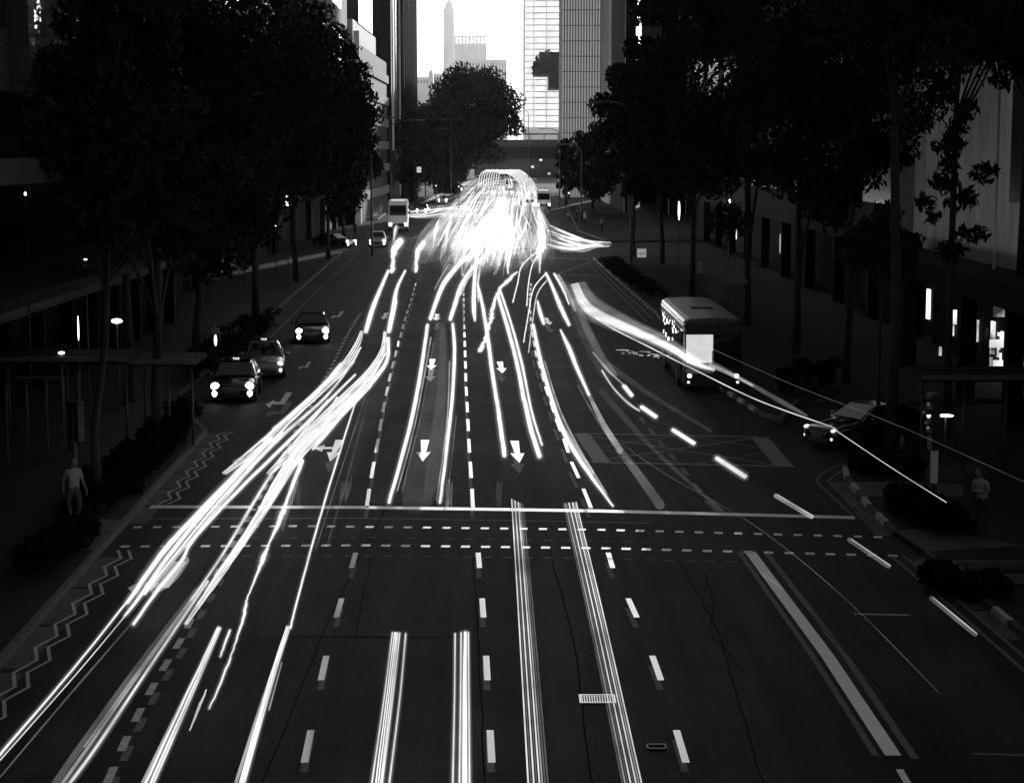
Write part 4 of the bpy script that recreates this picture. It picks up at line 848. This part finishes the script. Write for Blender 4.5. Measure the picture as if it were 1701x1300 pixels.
def trail(label, strands, m=T5, z=.65, wob=.006, name='light_trail', group=TG):
    """strands: list of (material, [(x,y,width)...]) - one mesh per strand under one thing"""
    root = None
    o0 = None
    if len(strands) == 1:
        mm, pts = strands[0]; b = MB(); strand(b, pts, z, wob, mi=0, halo=(mm or m) is T5); o = b.build(name, [mm or m, HALO, HALO2], smooth=True); return tag(o, label, 'light trail', group)
    c0 = G(strands[0][1][0][0], strands[0][1][0][1], 0)
    root = empty(name, (c0.x, c0.y, 0), label=label, cat='light trail', group=group)
    S2 = []
    for mm, pts in strands:
        W = max(p_[2] for p_ in pts)
        if W >= 12 and (mm is None or mm is T5):
            n_ = int(W/3.9)
            for k_ in range(n_):
                f_ = (k_+.5)/n_-.5; dr = random.uniform(-.2, .2); pp = list(pts)
                if k_ % 2 and len(pp) > 3: pp = pp[:-1] if k_ % 4 == 1 else pp[1:]
                m_n = len(pp)
                S2.append((T3 if k_ % 3 == 2 else mm, [(x_+(f_+dr*i_/m_n)*w_, y_+(f_)*w_*.35, random.uniform(.45, 1.0)*w_/n_*1.1) for i_, (x_, y_, w_) in enumerate(pp)]))
        else: S2.append((mm, pts))
    for mm, pts in S2:
        b = MB(); strand(b, pts, z, wob if mm in (None, T5) else 0, mi=0, halo=(mm or m) in (T5, T3) and max(p_[2] for p_ in pts) >= 3); o = b.build('strand', [mm or m, HALO, HALO2], root, smooth=True); o.location = (-c0.x, -c0.y, 0)
    return root
N = None
trail('trail arriving from the tangle, leftmost, down to the lay-by line', [(N, [(645, 450, 5), (632, 480, 7), (618, 515, 9), (608, 550, 8)])])
trail('trail running beside the leftmost one down to the same level', [(N, [(673, 450, 4), (659, 480, 6), (654, 510, 9), (646, 550, 8)]), (T2, [(660, 500, 2), (650, 545, 2)])])
trail('thick outer left trail swinging down past the left-turn arrow', [(N, [(602, 551, 8), (594, 575, 14), (572, 608, 16), (530, 650, 13), (478, 697, 13), (440, 733, 15), (372, 786, 6)]), (T3, [(588, 600, 3), (540, 660, 4), (470, 722, 6), (412, 778, 5)]), (N, [(566, 605, 6), (545, 632, 8), (515, 662, 5), (455, 712, 5)])], wob=.008)
trail('thick inner left trail swinging down beside the first lane line', [(N, [(641, 552, 8), (636, 585, 12), (612, 622, 15), (570, 662, 17), (520, 710, 14), (480, 752, 16), (446, 787, 7)]), (N, [(645, 562, 6), (642, 600, 7), (616, 636, 9), (585, 668, 10)]), (T3, [(560, 660, 3), (530, 712, 9), (505, 730, 4)])], wob=.008)
trail('long bundle of strands sweeping down to the bottom left, outer edge', [(N, [(450, 728, 8), (395, 785, 10), (318, 864, 9), (268, 920, 10), (212, 1000, 7)]), (N, [(430, 750, 6), (345, 845, 6), (290, 910, 8), (225, 1000, 6), (206, 1023, 3)]), (T5, [(470, 720, 6), (380, 815, 5), (312, 895, 4), (240, 985, 6)]), (T3, [(420, 775, 3), (330, 880, 2), (250, 980, 2)])], wob=.008)
trail('slim trail just inside the long left bundle with a lower blunt end', [(N, [(590, 622, 3), (530, 682, 5), (470, 742, 6), (395, 815, 6), (323, 893, 6), (302, 930, 6), (265, 975, 6), (222, 1036, 5)]), (T2, [(308, 930, 14), (285, 962, 13), (255, 984, 8)])])
trail('two hair-thin lines running off the bottom left corner', [(T5, [(210, 1000, 3), (120, 1112, 3), (0, 1252, 4), (-60, 1322, 4)]), (T3, [(218, 1010, 2), (130, 1115, 2), (0, 1262, 2)]), (T1, [(240, 1010, 3), (110, 1160, 3), (0, 1290, 3)])], wob=.004)
trail('thickest bundle of strands ending at the lower left lane dashes', [(N, [(612, 640, 12), (560, 690, 17), (505, 742, 22), (462, 800, 18), (430, 855, 14), (395, 910, 13), (350, 975, 10), (308, 1036, 5)]), (N, [(575, 668, 8), (520, 728, 10), (490, 765, 14), (450, 830, 14), (418, 880, 12), (370, 945, 10), (330, 1005, 6)]), (T3, [(545, 665, 4), (470, 760, 4), (430, 820, 5), (370, 920, 4), (318, 995, 3)]), (T5, [(590, 660, 7), (548, 712, 8), (520, 745, 5)])], wob=.008)
trail('broad fading ribbon below the thickest bundle, bright on its inner side', [(T3, [(345, 965, 4), (250, 1105, 4), (160, 1240, 5), (112, 1305, 5)]), (T2, [(336, 972, 4), (240, 1105, 5), (150, 1235, 6), (100, 1305, 6)]), (T1, [(326, 978, 6), (228, 1108, 10), (135, 1238, 12), (88, 1305, 12)]), (T2, [(320, 990, 2), (225, 1120, 2), (140, 1240, 2)])], wob=.006)
trail('thin pearled line thickening in three places right of the thickest bundle', [(N, [(502, 765, 7), (494, 785, 8), (476, 832, 5), (470, 850, 10), (462, 870, 8), (447, 903, 3), (438, 925, 9), (430, 945, 5), (412, 990, 2), (408, 1008, 5), (400, 1040, 4), (385, 1085, 2), (376, 1110, 4), (348, 1176, 2)]), (T1, [(492, 800, 10), (480, 840, 8), (470, 880, 3)])], wob=.01)
trail('long hair-thin line crossing the lane of the first arrow', [(T5, [(593, 660, 2), (552, 790, 3), (520, 900, 3), (490, 1010, 3), (483, 1042, 3)]), (T1, [(606, 662, 2), (560, 800, 2), (525, 910, 2)]), (T0, [(612, 662, 3), (575, 800, 4), (545, 900, 4)])], wob=.004)
trail('thick straight bar running to the bottom below the hair-thin line', [(N, [(479, 1040, 8), (450, 1130, 10), (400, 1305, 13)]), (T2, [(473, 1060, 4), (440, 1150, 5), (390, 1305, 6)]), (T2, [(468, 1100, 2), (447, 1178, 3)])], wob=.004)
trail('thick straight bar left of the other one at the lower left', [(N, [(364, 1042, 7), (325, 1130, 10), (246, 1305, 14)]), (T2, [(352, 1070, 3), (310, 1150, 4), (234, 1305, 6)])], wob=.004)
trail('short dash of light between the two thick lower left bars, upper', [(T5, [(382, 1046, 3), (376, 1062, 4), (366, 1090, 2)])]); trail('short dash of light between the two thick lower left bars, lower', [(T3, [(343, 1145, 2), (330, 1175, 5), (315, 1212, 2)])])
trail('curved trail of the second lane from the tangle to the small arrow, left', [(N, [(790, 415, 6), (762, 440, 8), (738, 470, 9), (725, 500, 8), (715, 529, 7)]), (T2, [(745, 440, 2), (730, 465, 2), (722, 480, 2)])])
trail('curved trail of the second lane from the tangle to the small arrow, right', [(N, [(812, 420, 7), (785, 445, 7), (766, 475, 8), (756, 505, 8), (748, 530, 7)]), (T3, [(806, 432, 2), (780, 460, 2), (765, 490, 2)])])
trail('long trail left of the bright second-lane arrow with thin lines beside it', [(N, [(710, 540, 6), (706, 570, 6), (695, 640, 7), (678, 720, 7), (646, 834, 6)]), (T2, [(716, 560, 2), (702, 640, 2), (686, 720, 2), (660, 815, 2)]), (T0, [(732, 545, 20), (730, 640, 34), (708, 760, 60), (692, 830, 50)]), (T0, [(735, 545, 8), (734, 640, 14), (722, 760, 24), (712, 830, 20)]), (T1, [(720, 570, 2), (707, 650, 2), (692, 720, 2), (668, 815, 2)])], wob=.006)  # wide faint strands add a grey glow that brightens the lane
trail('long trail right of the bright second-lane arrow with thin lines beside it', [(N, [(752, 538, 5), (755, 580, 6), (752, 650, 6), (745, 720, 6), (731, 834, 5)]), (T2, [(747, 600, 2), (744, 680, 2), (738, 740, 2), (725, 830, 2)]), (T1, [(758, 690, 2), (746, 800, 2), (744, 845, 2)])], wob=.006)
trail('short thick tapering trail above the third-lane start', [(N, [(793, 410, 5), (788, 470, 7), (787, 510, 8), (789, 532, 4)]), (T3, [(802, 415, 4), (794, 470, 3), (795, 500, 2)])])
trail('straight trail left of the third-lane arrow', [(N, [(794, 474, 4), (802, 510, 6), (810, 560, 7), (818, 620, 7), (825, 665, 7)]), (N, [(826, 668, 7), (832, 712, 8), (838, 756, 8)])], wob=.006)
trail('straight trail right of the third-lane arrow, thicker one of the close pair', [(N, [(826, 488, 6), (842, 540, 7), (858, 600, 7), (870, 663, 8)]), (N, [(872, 667, 8), (882, 712, 9), (896, 757, 9)])], wob=.006)
trail('thin straight trail close to the thicker one right of the third-lane arrow', [(N, [(832, 485, 4), (850, 540, 4), (866, 600, 5), (876, 648, 4), (885, 690, 4), (900, 738, 4)])], wob=.006)
def ribbon(label, top, bot, n, mats):
    st = []
    for k in range(n):
        f = k/(n-1); x0 = top[0]+(top[1]-top[0])*f; x1 = bot[0]+(bot[1]-bot[0])*f; y0 = top[2]+(top[3]-top[2])*f
        st.append((mats[k % len(mats)], [(x0, y0, 2), ((x0*.55+x1*.45), 1040, 2.2), (x1, 1310, 2.8)]))
    trail(label, st, wob=.002)
ribbon('ribbon of fine parallel lines running to the bottom centre, left one', (850, 869, 829, 838), (878, 911, 0, 0), 8, [T3, T1, T3, T1, T3, T2, T1, T1])
ribbon('ribbon of fine parallel lines running to the bottom centre, right one', (936, 957, 836, 834), (1036, 1068, 0, 0), 8, [T1, T2, T1, T3, T1, T3, T2, T3])
trail('thick bar with fine side lines at the bottom centre, left one', [(N, [(658, 1050, 7), (645, 1160, 10), (627, 1305, 13)]), (T3, [(652, 1050, 2), (638, 1160, 2), (617, 1305, 3)]), (T3, [(664, 1051, 2), (652, 1160, 2), (634, 1305, 3)]), (T3, [(674, 1052, 2), (664, 1160, 2), (646, 1305, 3)])], wob=.002)
trail('thick bar with fine side lines at the bottom centre, right one', [(N, [(773, 1050, 5), (772, 1160, 8), (772, 1305, 10)]), (T3, [(766, 1050, 2), (765, 1160, 2), (763, 1305, 3)]), (T3, [(756, 1052, 2), (755, 1160, 2), (752, 1305, 3)]), (T3, [(778, 1050, 2), (779, 1160, 2), (780, 1305, 3)])], wob=.002)
trail('short bright trail coming down right of the tangle, thickest', [(N, [(907, 454, 5), (920, 482, 6), (930, 507, 8), (945, 539, 6)])]); trail('short sparkling trail right of the thickest short one', [(T5, [(921, 455, 4), (935, 480, 4), (945, 505, 2)]), (T2, [(928, 458, 6), (945, 490, 7), (955, 515, 5)])])
trail('short stub trail left of the small right-hand arrow', [(N, [(893, 500, 3), (897, 518, 7), (903, 537, 6)])])
trail('long curved trail along the third lane line down to the stop line', [(T5, [(886, 540, 5), (896, 590, 7), (914, 655, 7), (940, 725, 8), (978, 785, 7), (1018, 840, 3)]), (T2, [(905, 600, 2), (930, 680, 3), (965, 750, 4), (1008, 820, 3)]), (T2, [(930, 700, 4), (960, 750, 8), (985, 785, 6)])], wob=.006)
trail('curved trail right of it fading into a grey smear at the stop line', [(T5, [(931, 548, 3), (946, 580, 8), (960, 615, 7), (978, 655, 5)]), (T2, [(978, 655, 6), (1003, 705, 9), (1030, 748, 11)]), (T1, [(1030, 748, 12), (1062, 790, 14), (1096, 838, 17)]), (T1, [(960, 640, 3), (1000, 710, 3), (1050, 772, 2)])], wob=.006)
trail('soft grey smear from the far crossing to the blinking dashes', [(T1, [(955, 500, 10), (975, 545, 13), (998, 590, 12), (1022, 622, 7)]), (T0, [(940, 470, 12), (965, 540, 20), (990, 590, 22), (1010, 630, 12)]), (T2, [(985, 585, 2), (1010, 615, 4), (1035, 638, 2)]), (T0, [(1010, 605, 10), (1080, 655, 8), (1180, 715, 5)])], wob=.006)
trail('thin curve under the first blinking dash', [(T3, [(1000, 615, 2), (1018, 643, 2), (1042, 668, 3), (1062, 682, 2)]), (T1, [(1030, 735, 1), (1110, 790, 1), (1250, 870, 1), (1400, 990, 1), (1560, 1150, 1)]), (T0, [(1000, 650, 12), (1080, 740, 8), (1200, 850, 5)])], wob=.002)
names = ['first and shortest', 'second', 'third', 'fourth', 'fifth', 'sixth, on the crossing', 'seventh, nearest']
for (a, c, w_, m_), nm in zip((((1036, 641), (1049, 657), 6, T5), ((1066, 676), (1089, 692), 7, T5), ((1118, 714), (1152, 736), 7, T5), ((1191, 761), (1237, 791), 8, T3), ((1289, 823), (1348, 858), 8, T2), ((1411, 896), (1476, 940), 8, T1), ((1547, 993), (1620, 1053), 8, T1)), names):
    trail('blinking dash of light along the right lane, ' + nm + ' from the far end', [(m_, [(a[0], a[1], w_), (c[0], c[1], w_)]), (T5 if m_ in (T5, T3) else T2, [(a[0]+3, a[1]-1, 2), (c[0]+3, c[1]-1, 2)])], z=.9, group='blinking dashes of light', wob=0)
# broad turning smear across the bus
st = []
SM = glow('smear_core', 0.3, True, 0.7, True); mats = [A2, A3, SM, SM, SM, SM, A3, A3, A3, A2]
for k in range(10):
    f = k/9.0
    st.append((mats[k], [(952+f*28-8, 474-f*6, 3), (985+f*22-14, 515-f*28+10, 5.5), (1050+f*5, 553-f*26+6, 5.5), (1110+f*3, 578-f*22+6, 5), (1150+f*4, 600-f*17+8, 4), (1186+f*3, 614-f*9+4, 1)]))
st.append((T3, [(965, 500, 2), (1000, 535, 2), (1080, 577, 2), (1150, 612, 2), (1260, 665, 2), (1380, 708, 2)])); st.append((T2, [(1180, 606, 7), (1215, 622, 6), (1250, 640, 4)])); st.append((T1, [(1180, 600, 6), (1230, 628, 6), (1300, 668, 8), (1340, 690, 4)]))
trail('broad milky smear turning across the front of the bus', st, z=2.6, group=None, wob=0)
trail('hair-thin slanting line from the turning car down to the right signal', [(T3, [(1378, 707, 1.5), (1386, 711, 2), (1392, 717, 2)]), (T3, [(1392, 717, 1.2), (1480, 776, 1.2), (1572, 834, 1.2)])], z=2.6, group=None, wob=0)
trail('faint upper hair-thin line passing above the turning car', [(T1, [(1180, 578, 1), (1320, 640, 1), (1500, 710, 1), (1701, 800, 1)])], z=2.6, group=None, wob=0)
for nm, xs in (('below the lorry', 655), ('between the lorry and the tangle', 722), ('left of the tangle core', 742)):
    trail('blurred drip of light ' + nm, [(A5, [(xs+8, 362, 2), (xs+3, 378, 8), (xs, 395, 5), (xs-3, 412, 1.5)]), (SM_, [(xs+6, 366, 1), (xs+2, 380, 3.5), (xs-1, 398, 1)])], group='drips of light left of the tangle', wob=0)
trail('soft pale smear hanging above the tangle on its left', [((A3, A5, A3)[k % 3], [(700+k*9, 338-k*4, .8), (718+k*9, 330-k*4, 5), (742+k*9, 326-k*3, 1)]) for k in range(9)], z=1.2, group=None, wob=0)
# glints on the road beside the bus
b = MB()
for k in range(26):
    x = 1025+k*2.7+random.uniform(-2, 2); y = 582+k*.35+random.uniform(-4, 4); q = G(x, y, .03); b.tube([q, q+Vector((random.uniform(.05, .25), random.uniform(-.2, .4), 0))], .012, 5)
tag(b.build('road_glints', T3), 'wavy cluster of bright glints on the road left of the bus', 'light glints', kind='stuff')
# short vertical plate ghosts by the stop line
for nm, X0, X1, Y0_, Y1_, n, m_ in (('left of the second-lane trail', 565, 580, 795, 835, 5, T1), ('right of the second-lane trail', 740, 752, 792, 850, 5, T2), ('in the third lane left of the ribbon', 824, 834, 792, 845, 4, T1), ('in the first arrow lane', 575, 585, 790, 830, 3, T1), ('beside the pearled line', 478, 500, 800, 845, 6, T1)):
    trail('cluster of fine streaks at the stop line ' + nm, [(m_, [(X0+(X1-X0)*k/n+2, Y0_+random.uniform(0, 14), 1), (X0+(X1-X0)*k/n, Y1_-random.uniform(0, 16), 1)]) for k in range(n)], group='short streaks at the stop line', wob=0)
# lines fanning out of the tangle
trail('thin hook-shaped line right of the tangle, inner', [(T5, [(900, 412, 2), (868, 440, 2), (860, 470, 2), (852, 502, 2)])]); trail('thin hook-shaped line right of the tangle, forked', [(T5, [(906, 410, 2), (886, 436, 2), (878, 470, 2), (875, 508, 2)]), (T3, [(872, 370, 2), (880, 410, 2), (884, 434, 2)])])
trail('thin hook-shaped line right of the tangle, outermost', [(T5, [(906, 455, 2), (886, 480, 2), (878, 520, 2), (870, 568, 2)]), (T3, [(908, 466, 2), (892, 490, 2), (884, 540, 2), (878, 585, 2)])])
trail('beaded line stepping down left out of the tangle', [(T5, [(858, 452, 3), (845, 465, 6), (832, 478, 5), (820, 505, 6), (815, 530, 6), (808, 558, 3), (800, 578, 7), (796, 584, 2)])], wob=.06)
trail('drooping drip of light left of the tangle, larger', [(T5, [(665, 400, 13), (655, 415, 12), (653, 430, 7), (652, 448, 8), (650, 452, 3)])], wob=.05); trail('drooping drip of light left of the tangle, smaller', [(T5, [(703, 404, 10), (694, 418, 9), (692, 435, 5), (691, 448, 6), (690, 452, 2)])], wob=.05)
# ---- the far tangle: nobody could count it
XL = [(292, 806, 866), (305, 785, 885), (325, 765, 893), (350, 745, 895), (380, 722, 900), (410, 705, 898), (450, 690, 890)]
def flow(y, u):
    for (y0, a0, b0), (y1, a1, b1) in zip(XL, XL[1:]):
        if y <= y1: f = (y-y0)/(y1-y0); return (a0+(a1-a0)*f)*(1-u)+(b0+(b1-b0)*f)*u
    return XL[-1][1]*(1-u)+XL[-1][2]*u
def tangle(n, seed, name, label, mats, w0, w1, z0, z1, ya, yb, l0, l1, sd):
    b = MB(); random.seed(seed)
    for k in range(n):
        u0 = min(1, max(0, random.gauss(.56, sd))); du = random.gauss(0, .05); y0 = random.uniform(ya, yb); ln = random.uniform(l0, l1)*(0.5+(y0-280)/120); ph = random.uniform(0, 6); am = random.uniform(0, .012); w_ = random.uniform(w0, w1)*(.6+(y0-290)/110); pts = []; yl = random.uniform(405, 462)
        for i in range(7):
            y = min(y0+ln*i/6, yl); pts.append((flow(y, u0+du*i/6+am*math.sin(ph+i*.8)), y, w_*math.sin(math.pi*(i+.6)/7.2)))
            if y >= yl: break
        if len(pts) > 2: strand(b, pts, z=random.uniform(z0, z1), wob=0, mi=k % len(mats))
    tag(b.build(name, mats, smooth=True), label, 'light trails', kind='stuff')
tangle(190, 5, 'lamp_glow', 'soft wide smears of light underneath the headlight tangle', [A3, A2], 6, 14, .2, .4, 296, 385, 30, 60, .30)
tangle(150, 9, 'lamp_haze', 'dim grey smears of passing vehicles around the foot of the tangle', [A2, T0, A3], 9, 20, .12, .18, 335, 400, 30, 60, .38)
tangle(330, 12, 'headlight_tangle', 'blinding tangle of headlamp trails at the far crossroads', [A5, A3, A5, A5, SM_], 1.1, 3.6, .45, 1.6, 290, 400, 25, 60, .27)
b = MB(); random.seed(21)
for k in range(60):
    x0 = random.uniform(690, 860); y0 = random.uniform(296, 352)+(0 if x0 > 760 else (760-x0)*.25); dx = random.uniform(12, 45); strand(b, [(x0, y0, .8), (x0+dx*.4, y0-random.uniform(-2, 5), random.uniform(.8, 1.8)), (x0+dx, y0-random.uniform(-3, 9), .8)], z=random.uniform(.6, 2.0), wob=.02)
tag(b.build('crossing_streaks', A5), 'small sideways streaks of lamps left of the headlight tangle', 'light trails', kind='stuff')
b = MB()
for k in range(9):
    s = 1-k*.07; strand(b, [(795+k*4, 312-k, 1.3), (798+k*4, 290-k*.5, 1.3), (815+k*2, 280+k, 1.6), (842, 277+k*1.4, 1.8), (866-k*2, 284+k, 1.5), (884-k*3, 300, 1.4), (893-k*3, 318, 1.2)], z=2.9, wob=.008)
tag(b.build('arched_light_trail', T5, smooth=True), 'arches of light over the top of the headlight tangle', 'light trail')
trail('band of streaks crossing left of the tangle past the lorry', [((SM_, A5, A3)[k % 3], [(664+(k*9) % 22, 352+k*1.1, .8), (700, 350+k*1.3+(k*5) % 4, 2.6), (740, 346+k*2.0-(k*3) % 5, 2.4), (775+(k*7) % 22, 341+k*2.6, .8)]) for k in range(9)], z=1.0, group=None, wob=.008)
trail('fan of streaks turning into the side street right of the tangle', [((A5, SM_, A3)[k % 3], [(908+(k*7) % 13, 372+k*2.6, 1.0), (936+(k*11) % 17, 386+k*1.9+(k % 3)*2, 4.5), (966+(k*5) % 14, 396+k*1.0+(k % 4)*2, 3.4), (990+(k*13) % 27, 402+(k*7) % 9, .6)]) for k in range(16)], z=.8, group=None, wob=.04)
trail('glow of lamps pouring down under the tangle, wide soft', [(T2, [(835+random.gauss(0, 18), 330, 6), (825+k*9-30, 380, 9), (800+k*14-40, 440, 5)]) for k in range(7)], z=.5, group=None, wob=.05)
print('objects', len(bpy.data.objects))
